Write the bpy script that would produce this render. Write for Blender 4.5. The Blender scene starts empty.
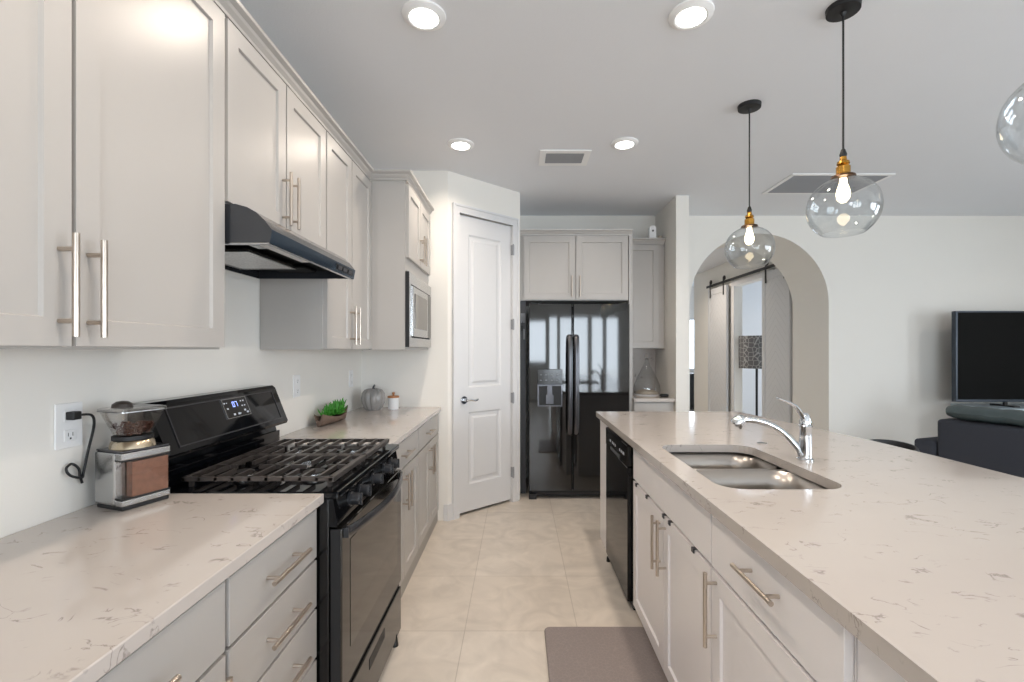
import bpy, bmesh, math, random
from mathutils import Vector, Matrix
random.seed(7)
PI = math.pi
sc = bpy.context.scene
C = sc.collection

# ------------------------------------------------------------------ camera
HC = 1.37
cam_d = bpy.data.cameras.new('camera')
cam_d.sensor_width = 36.0
cam_d.lens = 466.0 / 1024.0 * 36.0
cam_d.shift_x = -6.0 / 1024.0
cam_d.shift_y = 9.0 / 1024.0
cam_d.clip_start = 0.02
cam = bpy.data.objects.new('camera', cam_d)
C.objects.link(cam)
cam.location = (0, 0, HC)
cam.rotation_euler = (PI / 2, 0, 0)
sc.camera = cam

# ------------------------------------------------------------------ world, exposure, daylight
w = bpy.data.worlds.new('world'); sc.world = w; w.use_nodes = True
bg = w.node_tree.nodes['Background']
bg.inputs[0].default_value = (0.72, 0.85, 1.0, 1); bg.inputs[1].default_value = 3.0
sc.view_settings.view_transform = 'Standard'
sc.view_settings.look = 'None'
sc.view_settings.gamma = 1
sc.view_settings.use_curve_mapping = False
sc.view_settings.exposure = 0.0
sc.cycles.max_bounces = 10
sc.cycles.diffuse_bounces = 5
sc.cycles.glossy_bounces = 5
sc.cycles.transmission_bounces = 8
sc.cycles.transparent_max_bounces = 12
sc.cycles.caustics_refractive = False
sc.cycles.caustics_reflective = False
sc.cycles.sample_clamp_indirect = 4.0


def area_light(name, loc, rot, sx, sy, power, color):
    d = bpy.data.lights.new(name, 'AREA')
    d.shape = 'RECTANGLE'; d.size = sx; d.size_y = sy; d.energy = power; d.color = color
    o = bpy.data.objects.new(name, d); C.objects.link(o)
    o.location = loc; o.rotation_euler = rot
    return o


DAY = (0.84, 0.925, 1.0)
CEIL = 2.81
XR, YB = 7.0, -4.2
# daylight entering through the patio doors behind the camera (just outside the glass) and the windows at right
for (x0, x1) in ((0.75, 1.5), (1.65, 2.4), (2.55, 3.3)):
    area_light('daylight', ((x0 + x1) / 2, YB - 0.25, 1.2), (PI / 2, 0, 0), 0.75, 2.2, 50, DAY)
for (y0, y1) in ((-2.6, -1.4), (-1.1, 0.1), (0.9, 2.1)):
    area_light('daylight', (XR + 0.25, (y0 + y1) / 2, 1.45), (PI / 2, 0, PI / 2), 1.2, 1.7, 69, DAY)
area_light('daylight', (-0.1, YB - 0.25, 1.6), (PI / 2, 0, 0), 1.2, 1.2, 46, DAY)

# ------------------------------------------------------------------ materials
def srgb(r, g, b):
    def f(c):
        c /= 255.0
        return c / 12.92 if c <= 0.04045 else ((c + 0.055) / 1.055) ** 2.4
    return (f(r), f(g), f(b), 1)


def mat(name, col, rough=0.5, metal=0.0, coat=0.0, bump=0.0, bscale=200.0, vary=0.0, vscale=3.0, spec=0.5, aniso=None):
    m = bpy.data.materials.new(name); m.use_nodes = True
    nt = m.node_tree; b = nt.nodes['Principled BSDF']
    b.inputs['Base Color'].default_value = col
    b.inputs['Roughness'].default_value = rough
    b.inputs['Metallic'].default_value = metal
    b.inputs['Specular IOR Level'].default_value = spec
    b.inputs['Coat Weight'].default_value = coat
    b.inputs['Coat Roughness'].default_value = 0.05
    tc = nt.nodes.new('ShaderNodeTexCoord')
    n = nt.nodes.new('ShaderNodeTexNoise'); n.inputs['Scale'].default_value = vscale
    nt.links.new(tc.outputs['Object'], n.inputs['Vector'])
    mx = nt.nodes.new('ShaderNodeMix'); mx.data_type = 'RGBA'
    v = max(vary, 0.01)
    mx.inputs[6].default_value = tuple(c * (1 - v) for c in col[:3]) + (1,)
    mx.inputs[7].default_value = tuple(min(1, c * (1 + v)) for c in col[:3]) + (1,)
    nt.links.new(n.outputs['Fac'], mx.inputs[0])
    nt.links.new(mx.outputs[2], b.inputs['Base Color'])
    if bump > 0:
        n2 = nt.nodes.new('ShaderNodeTexNoise'); n2.inputs['Scale'].default_value = bscale
        if aniso:
            mp = nt.nodes.new('ShaderNodeMapping'); mp.inputs['Scale'].default_value = aniso
            nt.links.new(tc.outputs['Object'], mp.inputs['Vector']); nt.links.new(mp.outputs[0], n2.inputs['Vector'])
        else:
            nt.links.new(tc.outputs['Object'], n2.inputs['Vector'])
        bp = nt.nodes.new('ShaderNodeBump'); bp.inputs['Strength'].default_value = bump
        bp.inputs['Distance'].default_value = 0.002
        nt.links.new(n2.outputs['Fac'], bp.inputs['Height'])
        nt.links.new(bp.outputs[0], b.inputs['Normal'])
    return m


def emis(name, col, s):
    m = bpy.data.materials.new(name); m.use_nodes = True
    b = m.node_tree.nodes['Principled BSDF']
    b.inputs['Base Color'].default_value = col
    b.inputs['Emission Color'].default_value = col
    b.inputs['Emission Strength'].default_value = s
    return m


M = {}
M['wall'] = mat('wall_paint', srgb(233, 230, 224), 0.85, bump=0.15, bscale=300)
M['ceiling'] = mat('ceiling_paint', srgb(232, 234, 238), 0.9, bump=0.3, bscale=160)
M['trim'] = mat('white_trim_paint', srgb(216, 216, 217), 0.4)
M['cab'] = mat('greige_cabinet_paint', srgb(180, 176, 172), 0.33, bump=0.03, bscale=90, vary=0.012)
M['cabin'] = mat('cabinet_face_frame', srgb(168, 164, 158), 0.5)
M['islandcab'] = mat('island_cabinet_paint', srgb(240, 236, 236), 0.33, vary=0.012)
M['nickel'] = mat('brushed_nickel', srgb(196, 184, 172), 0.28, 1.0, bump=0.05, bscale=400)
M['chrome'] = mat('polished_chrome', srgb(225, 228, 232), 0.06, 1.0)
M['steel'] = mat('brushed_stainless', srgb(190, 190, 190), 0.26, 1.0, bump=0.06, bscale=60, aniso=(1, 1, 12))
M['blacksteel'] = mat('black_stainless', srgb(92, 92, 96), 0.24, 0.9)
M['sinksteel'] = mat('satin_sink_steel', srgb(180, 174, 168), 0.3, 1.0, bump=0.05, bscale=60, aniso=(1, 1, 12))
M['bgloss'] = mat('black_gloss', srgb(9, 10, 13), 0.05, spec=0.35)
M['bglossm'] = mat('black_gloss_dark', srgb(10, 10, 11), 0.12)
M['fridge'] = mat('black_fridge_enamel', srgb(14, 14, 15), 0.06, coat=0.7, bump=0.02, bscale=14)
M['oven'] = mat('oven_door_glass', srgb(70, 68, 66), 0.07, 0.85)
M['ovenwin'] = mat('oven_window_glass', srgb(98, 95, 91), 0.06, 0.85)
M['bmatte'] = mat('black_matte', srgb(22, 22, 24), 0.5)
M['iron'] = mat('cast_iron', srgb(92, 86, 83), 0.3, 0.6, bump=0.1, bscale=300)
M['darkgrey'] = mat('dark_grey', srgb(62, 62, 66), 0.45)
M['hood'] = mat('hood_black_enamel', srgb(46, 48, 52), 0.16, coat=0.5)
M['hoodfront'] = mat('hood_front_glass', srgb(60, 76, 92), 0.12, 0.7)
M['filter'] = mat('aluminium_mesh_filter', srgb(225, 225, 225), 0.35, 0.6, bump=1.0, bscale=150, vary=0.4, vscale=120)
M['brass'] = mat('aged_brass', srgb(186, 140, 66), 0.25, 1.0)
M['sofa'] = mat('charcoal_sofa_fabric', srgb(52, 55, 64), 0.85, bump=0.4, bscale=500)
M['cushion'] = mat('dark_teal_velvet', srgb(70, 82, 84), 0.55, bump=0.5, bscale=25, vary=0.2, vscale=14)
M['mat'] = mat('grey_mat_vinyl', srgb(132, 122, 120), 0.5)
M['wood'] = mat('warm_wood', srgb(176, 120, 76), 0.5, vary=0.2, vscale=30)
M['driftwood'] = mat('driftwood', srgb(112, 92, 80), 0.7, bump=0.6, bscale=60, vary=0.3, vscale=20)
M['leaf'] = mat('succulent_green', srgb(72, 150, 52), 0.45, vary=0.35, vscale=40)
M['ceramic'] = mat('white_ceramic', srgb(235, 236, 238), 0.25)
M['pumpkin'] = mat('grey_glazed_pumpkin', srgb(150, 148, 146), 0.2, vary=0.18, vscale=25)
M['grounds'] = mat('coffee_grounds', srgb(134, 92, 72), 0.35, bump=0.2, bscale=300, vary=0.3, vscale=60)
M['beans'] = mat('roasted_coffee_beans', srgb(84, 44, 30), 0.3)
M['plate'] = mat('white_plastic', srgb(236, 236, 236), 0.3)
M['white'] = mat('white_lamp_rim', srgb(244, 244, 244), 0.4)
M['down'] = emis('downlight_lens', (1, 0.96, 0.88, 1), 14.0)
M['bulb'] = emis('warm_bulb', (1, 0.80, 0.52, 1), 9.0)
M['disp'] = emis('blue_display_digits', (0.35, 0.45, 1.0, 1), 2.2)
M['icons'] = mat('white_panel_icons', srgb(200, 205, 215), 0.4)
M['darkicon'] = mat('grey_panel_icons', srgb(120, 122, 126), 0.4)
M['pan'] = mat('matte_black_pan', srgb(9, 9, 9), 0.6, spec=0.1)  # near-black with little specular, for the hood's pan and motor box
M['knob'] = mat('satin_black_knob', srgb(44, 45, 48), 0.22)
M['tv'] = mat('tv_screen', srgb(14, 14, 13), 0.6, spec=0.08)
M['tvbez'] = mat('tv_bezel', srgb(48, 56, 66), 0.35, 0.3)
M['grilledark'] = mat('grille_dark', srgb(148, 150, 154), 0.6)
M['ducts'] = mat('duct_dark', srgb(40, 40, 42), 0.7)
M['barn'] = mat('barn_door_paint', srgb(206, 207, 209), 0.5)
M['console'] = mat('console_top_glass', srgb(190, 205, 214), 0.12)
M['snow'] = mat('terrarium_fill', srgb(190, 176, 158), 0.6, vary=0.3, vscale=60)
M['ground'] = mat('outside_lawn', srgb(120, 135, 90), 0.9, vary=0.3)
M['patio'] = mat('outside_patio', srgb(190, 184, 172), 0.8)


def glass(name, rough=0.0, ior=1.45, col=(1, 1, 1, 1)):
    m = bpy.data.materials.new(name); m.use_nodes = True
    nt = m.node_tree; nt.nodes.clear()
    o = nt.nodes.new('ShaderNodeOutputMaterial')
    tr = nt.nodes.new('ShaderNodeBsdfTransparent'); tr.inputs[0].default_value = col
    gl = nt.nodes.new('ShaderNodeBsdfGlossy'); gl.inputs['Roughness'].default_value = rough
    fr = nt.nodes.new('ShaderNodeLayerWeight'); fr.inputs[0].default_value = 0.5
    pw = nt.nodes.new('ShaderNodeMath'); pw.operation = 'POWER'; pw.inputs[1].default_value = 3.0
    mu = nt.nodes.new('ShaderNodeMath'); mu.operation = 'MULTIPLY_ADD'; mu.inputs[1].default_value = 0.65; mu.inputs[2].default_value = 0.05
    mx = nt.nodes.new('ShaderNodeMixShader')
    nt.links.new(fr.outputs['Facing'], pw.inputs[0]); nt.links.new(pw.outputs[0], mu.inputs[0])
    nt.links.new(mu.outputs[0], mx.inputs[0]); nt.links.new(tr.outputs[0], mx.inputs[1]); nt.links.new(gl.outputs[0], mx.inputs[2])
    nt.links.new(mx.outputs[0], o.inputs[0])
    return m


M['glass'] = glass('clear_glass', col=(0.965, 0.975, 0.98, 1))
M['hopper'] = glass('smoky_clear_plastic', 0.05, col=(0.93, 0.92, 0.91, 1))
M['winglass'] = glass('window_glass')


def quartz(name, base, vein, scale=1.0, amt=0.62):
    m = bpy.data.materials.new(name); m.use_nodes = True
    nt = m.node_tree; b = nt.nodes['Principled BSDF']; L = nt.links.new
    b.inputs['Roughness'].default_value = 0.12
    b.inputs['Coat Weight'].default_value = 0.25
    tc = nt.nodes.new('ShaderNodeTexCoord')
    mp = nt.nodes.new('ShaderNodeMapping'); mp.inputs['Scale'].default_value = (scale, scale * 1.7, scale)
    mp.inputs['Rotation'].default_value = (0, 0, 0.5)
    L(tc.outputs['Object'], mp.inputs['Vector'])
    def noise(s, d, dist):
        n = nt.nodes.new('ShaderNodeTexNoise'); n.inputs['Scale'].default_value = s; n.inputs['Detail'].default_value = d
        n.inputs['Distortion'].default_value = dist; L(mp.outputs[0], n.inputs['Vector']); return n
    def ramp(src, pts):
        r = nt.nodes.new('ShaderNodeValToRGB'); e = r.color_ramp.elements
        e[0].position, e[0].color = pts[0][0], (pts[0][1],) * 3 + (1,)
        e[1].position, e[1].color = pts[-1][0], (pts[-1][1],) * 3 + (1,)
        for p, v in pts[1:-1]:
            k = e.new(p); k.color = (v, v, v, 1)
        L(src, r.inputs[0]); return r
    n1 = noise(10.5, 6, 0.8); r1 = ramp(n1.outputs['Fac'], [(0.478, 0), (0.492, 1), (0.50, 1), (0.514, 0)])
    n2 = noise(11.0, 3, 0.4); r2 = ramp(n2.outputs['Fac'], [(0.54, 0), (0.62, 1)])
    mu = nt.nodes.new('ShaderNodeMath'); mu.operation = 'MULTIPLY'; L(r1.outputs[0], mu.inputs[0]); L(r2.outputs[0], mu.inputs[1])
    mu2 = nt.nodes.new('ShaderNodeMath'); mu2.operation = 'MULTIPLY'; mu2.inputs[1].default_value = amt; L(mu.outputs[0], mu2.inputs[0])
    n3 = noise(4.0, 5, 0.3)
    mx0 = nt.nodes.new('ShaderNodeMix'); mx0.data_type = 'RGBA'
    mx0.inputs[6].default_value = tuple(c * 0.93 for c in base[:3]) + (1,); mx0.inputs[7].default_value = base
    L(n3.outputs['Fac'], mx0.inputs[0])
    mx = nt.nodes.new('ShaderNodeMix'); mx.data_type = 'RGBA'; L(mu2.outputs[0], mx.inputs[0]); L(mx0.outputs[2], mx.inputs[6]); mx.inputs[7].default_value = vein
    L(mx.outputs[2], b.inputs['Base Color'])
    return m


M['quartz'] = quartz('veined_quartz', srgb(196, 188, 182), srgb(126, 117, 112))
M['quartzw'] = M['quartz']


def tile_floor():
    m = bpy.data.materials.new('beige_porcelain_tile'); m.use_nodes = True
    nt = m.node_tree; b = nt.nodes['Principled BSDF']; L = nt.links.new
    tc = nt.nodes.new('ShaderNodeTexCoord')
    mp = nt.nodes.new('ShaderNodeMapping'); mp.inputs['Location'].default_value = (0.26 + 5.52, -2.272 + 5.52, 0)
    L(tc.outputs['Object'], mp.inputs['Vector'])
    br = nt.nodes.new('ShaderNodeTexBrick'); br.offset = 0.0; br.squash = 1.0
    br.inputs['Scale'].default_value = 1.0; br.inputs['Brick Width'].default_value = 0.552; br.inputs['Row Height'].default_value = 0.552
    br.inputs['Mortar Size'].default_value = 0.0022; br.inputs['Mortar Smooth'].default_value = 0.1
    br.inputs['Color1'].default_value = srgb(207, 198, 187); br.inputs['Color2'].default_value = srgb(213, 205, 195)
    br.inputs['Mortar'].default_value = srgb(184, 175, 164)
    L(mp.outputs[0], br.inputs['Vector'])
    n = nt.nodes.new('ShaderNodeTexNoise'); n.inputs['Scale'].default_value = 5; n.inputs['Detail'].default_value = 8; n.inputs['Distortion'].default_value = 1.6
    L(tc.outputs['Object'], n.inputs['Vector'])
    r = nt.nodes.new('ShaderNodeValToRGB'); e = r.color_ramp.elements
    e[0].position = 0.3; e[0].color = (0.86, 0.85, 0.84, 1); e[1].position = 0.7; e[1].color = (1.07, 1.06, 1.05, 1)
    L(n.outputs['Fac'], r.inputs[0])
    mu = nt.nodes.new('ShaderNodeMix'); mu.data_type = 'RGBA'; mu.blend_type = 'MULTIPLY'; mu.inputs[0].default_value = 1.0
    L(br.outputs['Color'], mu.inputs[6]); L(r.outputs[0], mu.inputs[7]); L(mu.outputs[2], b.inputs['Base Color'])
    b.inputs['Roughness'].default_value = 0.32
    bp = nt.nodes.new('ShaderNodeBump'); bp.inputs['Strength'].default_value = 0.25; bp.inputs['Distance'].default_value = 0.002; bp.invert = True
    L(br.outputs['Fac'], bp.inputs['Height']); L(bp.outputs[0], b.inputs['Normal'])
    return m


M['floor'] = tile_floor()


def patterned(name, c1, c2, scale, kind):
    m = bpy.data.materials.new(name); m.use_nodes = True
    nt = m.node_tree; b = nt.nodes['Principled BSDF']; L = nt.links.new
    tc = nt.nodes.new('ShaderNodeTexCoord')
    v = nt.nodes.new('ShaderNodeTexVoronoi'); v.feature = 'DISTANCE_TO_EDGE'; v.inputs['Scale'].default_value = scale
    v.inputs['Randomness'].default_value = 0.5 if kind == 'shade' else 0.9
    L(tc.outputs['Object'], v.inputs['Vector'])
    r = nt.nodes.new('ShaderNodeValToRGB'); e = r.color_ramp.elements
    e[0].position = 0.03; e[0].color = c2; e[1].position = 0.07; e[1].color = c1
    L(v.outputs['Distance'], r.inputs[0]); L(r.outputs[0], b.inputs['Base Color'])
    b.inputs['Roughness'].default_value = 0.7 if kind == 'shade' else 0.5
    return m


M['shade'] = patterned('geometric_lamp_shade', srgb(104, 104, 106), srgb(168, 168, 168), 14, 'shade')
M['mat'] = patterned('crackled_grey_mat', srgb(134, 124, 122), srgb(142, 132, 128), 55, 'mat')


def chevron():
    m = bpy.data.materials.new('chevron_board_paint'); m.use_nodes = True
    nt = m.node_tree; b = nt.nodes['Principled BSDF']; L = nt.links.new
    tc = nt.nodes.new('ShaderNodeTexCoord'); sx = nt.nodes.new('ShaderNodeSeparateXYZ'); L(tc.outputs['Object'], sx.inputs[0])
    def ma(op, a, bb=None):
        n = nt.nodes.new('ShaderNodeMath'); n.operation = op
        for i, q in enumerate((a, bb)):
            if q is None: continue
            if isinstance(q, (int, float)): n.inputs[i].default_value = q
            else: L(q, n.inputs[i])
        return n.outputs[0]
    d = ma('ABSOLUTE', sx.outputs['Y'])
    s = ma('ADD', sx.outputs['Z'], d)
    f = ma('FRACT', ma('MULTIPLY', s, 9.0))
    g = ma('LESS_THAN', f, 0.06)
    mx = nt.nodes.new('ShaderNodeMix'); mx.data_type = 'RGBA'; L(g, mx.inputs[0])
    mx.inputs[6].default_value = srgb(208, 209, 211); mx.inputs[7].default_value = srgb(188, 189, 191)
    L(mx.outputs[2], b.inputs['Base Color'])
    bp = nt.nodes.new('ShaderNodeBump'); bp.invert = True; bp.inputs['Strength'].default_value = 0.5; bp.inputs['Distance'].default_value = 0.004
    L(g, bp.inputs['Height']); L(bp.outputs[0], b.inputs['Normal'])
    b.inputs['Roughness'].default_value = 0.5
    return m


M['chevron'] = chevron()

# ------------------------------------------------------------------ helpers
def V(*a): return Vector(a)


def F_px(o):  # front facing +X: u=+Y, w=+X
    o = Vector(o); return lambda u, v, ww: o + Vector((ww, u, v))
def F_nx(o):  # facing -X
    o = Vector(o); return lambda u, v, ww: o + Vector((-ww, u, v))
def F_ny(o):  # facing -Y: u=+X
    o = Vector(o); return lambda u, v, ww: o + Vector((u, -ww, v))
def F_dir(o, U, W):
    o = Vector(o); U = Vector(U); W = Vector(W); return lambda u, v, ww: o + U * u + W * ww + Vector((0, 0, v))
IDF = lambda u, v, ww: Vector((u, ww, v))
XYZ = lambda x, y, z: Vector((x, y, z))


def box(bm, x0, x1, y0, y1, z0, z1, bev=0.0, f=None, seg=2):
    pts = [(x, y, z) for x in (x0, x1) for y in (y0, y1) for z in (z0, z1)]
    vs = [bm.verts.new(f(*p) if f else p) for p in pts]
    fs = []
    for q in ((0, 1, 3, 2), (4, 6, 7, 5), (0, 4, 5, 1), (2, 3, 7, 6), (0, 2, 6, 4), (1, 5, 7, 3)):
        fs.append(bm.faces.new([vs[i] for i in q]))
    if bev > 0:
        es = list({e for ff in fs for e in ff.edges})
        bmesh.ops.bevel(bm, geom=es, offset=bev, segments=seg, profile=0.5, affect='EDGES')
    return vs


def prism(bm, pts, h0, h1, f=XYZ, bev=0.0):
    """polygon pts (a,b) extruded along third axis; f(a,b,h)"""
    a = [bm.verts.new(f(p[0], p[1], h0)) for p in pts]
    b = [bm.verts.new(f(p[0], p[1], h1)) for p in pts]
    n = len(pts)
    bm.faces.new(a); bm.faces.new(list(reversed(b)))
    for i in range(n):
        j = (i + 1) % n
        bm.faces.new([a[i], b[i], b[j], a[j]])


def lathe(bm, prof, c=(0, 0, 0), n=32, axis='z', closed=False):
    c = Vector(c); rings = []
    def P(r, h, t):
        if axis == 'z': return c + Vector((r * math.cos(t), r * math.sin(t), h))
        if axis == 'x': return c + Vector((h, r * math.cos(t), r * math.sin(t)))
        return c + Vector((r * math.cos(t), h, r * math.sin(t)))
    for r, h in prof:
        if r < 1e-6: rings.append([bm.verts.new(P(0, h, 0))])
        else: rings.append([bm.verts.new(P(r, h, 2 * PI * i / n)) for i in range(n)])
    m = len(rings)
    for k in range(m if closed else m - 1):
        A, B = rings[k], rings[(k + 1) % m]
        for i in range(n):
            j = (i + 1) % n
            if len(A) == 1 and len(B) == 1: continue
            if len(A) == 1: bm.faces.new([A[0], B[i], B[j]])
            elif len(B) == 1: bm.faces.new([A[i], B[0], A[j]])
            else: bm.faces.new([A[i], B[i], B[j], A[j]])


def tube(bm, pts, r, n=10, flat=None):
    pts = [Vector(p) for p in pts]; rings = []
    rs = r if isinstance(r, (list, tuple)) else [r] * len(pts)
    up = None
    for i, p in enumerate(pts):
        t = (pts[min(i + 1, len(pts) - 1)] - pts[max(i - 1, 0)]).normalized()
        if up is None:
            up = Vector((0, 0, 1)) if abs(t.z) < 0.9 else Vector((1, 0, 0))
        a = t.cross(up).normalized(); b = a.cross(t).normalized(); up = b
        fa, fb = flat or (1, 1)
        rings.append([bm.verts.new(p + a * rs[i] * fa * math.cos(2 * PI * k / n) + b * rs[i] * fb * math.sin(2 * PI * k / n)) for k in range(n)])
    for A, B in zip(rings, rings[1:]):
        for i in range(n):
            j = (i + 1) % n
            bm.faces.new([A[i], A[j], B[j], B[i]])
    bm.faces.new(list(reversed(rings[0]))); bm.faces.new(rings[-1])


def smooth_path(pts, k=8):
    pts = [Vector(p) for p in pts]; out = []
    P = [pts[0]] + pts + [pts[-1]]
    for i in range(1, len(P) - 2):
        for s in range(k):
            t = s / k
            a, b, c, d = P[i - 1], P[i], P[i + 1], P[i + 2]
            out.append(0.5 * ((2 * b) + (c - a) * t + (2 * a - 5 * b + 4 * c - d) * t * t + (-a + 3 * b - 3 * c + d) * t ** 3))
    out.append(pts[-1]); return out


def root_of(p):
    while p.parent: p = p.parent
    return p


def obj(name, bm, m, parent=None, smooth=False, local=False):
    """link a bmesh as ONE mesh; coordinates are world (shifted to the root's location) unless local"""
    if parent is not None and not local:
        L = root_of(parent).location
        bmesh.ops.translate(bm, verts=bm.verts, vec=-L)
    bmesh.ops.recalc_face_normals(bm, faces=bm.faces)
    me = bpy.data.meshes.new(name); bm.to_mesh(me); bm.free()
    me.materials.append(M[m] if isinstance(m, str) else m)
    o = bpy.data.objects.new(name, me); C.objects.link(o)
    if parent is not None: o.parent = parent
    if smooth:
        for p in me.polygons: p.use_smooth = True
        me.set_sharp_from_angle(angle=math.radians(38))
    return o


def tag(o, label, cat, group=None):
    o['label'] = label; o['category'] = cat
    if group: o['group'] = group
    return o


def thing(name, label, cat, loc, rz=0, group=None):
    o = bpy.data.objects.new(name, None); C.objects.link(o)
    o.location = loc; o.rotation_euler = (0, 0, rz); o.empty_display_size = 0.05
    return tag(o, label, cat, group)


def struct(name, bm, m, parent=None, smooth=False):
    o = obj(name, bm, m, parent, smooth)
    if parent is None: o['kind'] = 'structure'
    return o


def B(*a, **k):
    bm = bmesh.new(); box(bm, *a, **k); return bm


def copy_tree(o, loc=None, label=None, parent=None):
    c = o.copy(); C.objects.link(c)
    if parent: c.parent = parent
    if loc is not None: c.location = loc
    if label: c['label'] = label
    for ch in list(o.children): copy_tree(ch, parent=c)
    return c


def part_label(o, s): o['label'] = s; return o

# ------------------------------------------------------------------ structure: floor, ceiling, walls
XL = -1.257
struct('floor', B(-1.5, 7.3, YB - 0.1, 11.2, -0.1, 0.0), 'floor')
struct('ceiling', B(-1.5, 7.3, YB - 0.1, 11.2, CEIL, CEIL + 0.1), 'ceiling')
struct('wall_left', B(XL - 0.12, XL, YB, 5.0, 0, CEIL), 'wall')
PF = 3.742
struct('wall_pantry', B(XL, -0.565, PF, PF + 0.11, 0, CEIL), 'wall')
# diagonal pantry wall with the door opening
PO = Vector((-0.565, 3.742, 0)); PU = Vector((0.742, 0.670, 0)).normalized(); PW = Vector((PU.y, -PU.x, 0))
pf = F_dir(PO, PU, PW)
PL = 0.787
bm = bmesh.new()
DT = 2.485
box(bm, 0, 0.095, 0, CEIL, -0.11, 0, f=pf)
box(bm, 0.696, PL, 0, CEIL, -0.11, 0, f=pf)
box(bm, 0.095, 0.696, DT + 0.01, CEIL, -0.11, 0, f=pf)
struct('wall_corner', bm, 'wall')
PE = pf(PL, 0, 0)
struct('wall_alcove_left', B(PE.x - 0.11, PE.x, PE.y + 0.001, 5.0, 0, CEIL), 'wall')
struct('wall_alcove_right', B(1.473, 1.594, 4.343, 5.0, 0, CEIL), 'wall')
# far wall with the arch: thick, the arch passes through it
AX, AZ, AR = 2.589, 1.874, 0.746
bm = bmesh.new()
arc = [(AX - AR * math.cos(t), AZ + AR * math.sin(t)) for t in [PI * i / 40 for i in range(41)]]
fy = lambda a, b, h: Vector((a, h, b))
prism(bm, [(-1.4, 0), (AX - AR, 0), (AX - AR, AZ), (AX - AR, CEIL), (-1.4, CEIL)], 5.0, 5.66, fy)
prism(bm, [(AX + AR, 0), (7.1, 0), (7.1, CEIL), (AX + AR, CEIL), (AX + AR, AZ)], 5.0, 5.66, fy)
for (a, b) in zip(arc, arc[1:]):
    prism(bm, [a, b, (b[0], CEIL), (a[0], CEIL)], 5.0, 5.66, fy)
bmesh.ops.remove_doubles(bm, verts=bm.verts, dist=1e-5)
dead = [f for f in bm.faces if all(abs(abs(v.co.x) - abs(f.verts[0].co.x)) < 1e-6 for v in f.verts) and
        AX - AR + 1e-4 < f.calc_center_median().x < AX + AR - 1e-4]
bmesh.ops.delete(bm, geom=dead, context='FACES')
struct('wall_arch', bm, 'wall')
# wall behind the camera with patio doors, right wall with windows
bm = bmesh.new()
yw0, yw1 = YB - 0.12, YB
pan = ((0.75, 1.5), (1.65, 2.4), (2.55, 3.3))
box(bm, -1.4, -0.7, yw0, yw1, 0, CEIL); box(bm, 0.5, 0.75, yw0, yw1, 0, CEIL); box(bm, 3.3, 7.1, yw0, yw1, 0, CEIL)
box(bm, -0.7, 0.5, yw0, yw1, 0, 1.0); box(bm, -0.7, 0.5, yw0, yw1, 2.2, CEIL)
box(bm, 0.75, 3.3, yw0, yw1, 2.3, CEIL)
box(bm, 1.5, 1.65, yw0, yw1, 0, 2.3); box(bm, 2.4, 2.55, yw0, yw1, 0, 2.3)
struct('wall_back', bm, 'wall')
bm = bmesh.new()
xw0, xw1 = XR, XR + 0.12
wr = ((-2.6, -1.4), (-1.1, 0.1), (0.9, 2.1))
box(bm, xw0, xw1, YB, -2.6, 0, CEIL); box(bm, xw0, xw1, -1.4, -1.1, 0, CEIL); box(bm, xw0, xw1, 0.1, 0.9, 0, CEIL); box(bm, xw0, xw1, 2.1, 5.66, 0, CEIL)
for (a, b) in wr:
    box(bm, xw0, xw1, a, b, 0, 0.6); box(bm, xw0, xw1, a, b, 2.3, CEIL)
struct('wall_right', bm, 'wall')


def window_y(n, x0, x1, z0, z1, y):   # opening in a wall facing Y
    bm = bmesh.new(); t = 0.045
    box(bm, x0, x0 + t, y - 0.08, y - 0.02, z0, z1); box(bm, x1 - t, x1, y - 0.08, y - 0.02, z0, z1)
    box(bm, x0 + t, x1 - t, y - 0.08, y - 0.02, z0, z0 + t); box(bm, x0 + t, x1 - t, y - 0.08, y - 0.02, z1 - t, z1)
    f = struct('window_%d' % n, bm, 'trim')
    p = obj('pane', B(x0 + t, x1 - t, y - 0.055, y - 0.045, z0 + t, z1 - t), 'winglass', f)
    return f


def window_x(n, y0, y1, z0, z1, x):
    bm = bmesh.new(); t = 0.045
    box(bm, x + 0.02, x + 0.08, y0, y0 + t, z0, z1); box(bm, x + 0.02, x + 0.08, y1 - t, y1, z0, z1)
    box(bm, x + 0.02, x + 0.08, y0 + t, y1 - t, z0, z0 + t); box(bm, x + 0.02, x + 0.08, y0 + t, y1 - t, z1 - t, z1)
    ym = (z0 + z1) / 2
    box(bm, x + 0.03, x + 0.07, y0 + t, y1 - t, ym - 0.02, ym + 0.02)
    f = struct('window_%d' % n, bm, 'trim')
    obj('pane', B(x + 0.045, x + 0.055, y0 + t, y1 - t, z0 + t, z1 - t), 'winglass', f)
    return f


k = 1
for (a, b) in pan: window_y(k, a, b, 0, 2.3, YB); k += 1
window_y(k, -0.7, 0.5, 1.0, 2.2, YB); k += 1
for (a, b) in wr: window_x(k, a, b, 0.6, 2.3, XR); k += 1
struct('floor_outside', B(-14, 20, -24, YB - 0.12, -0.12, -0.02), 'patio')

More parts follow.
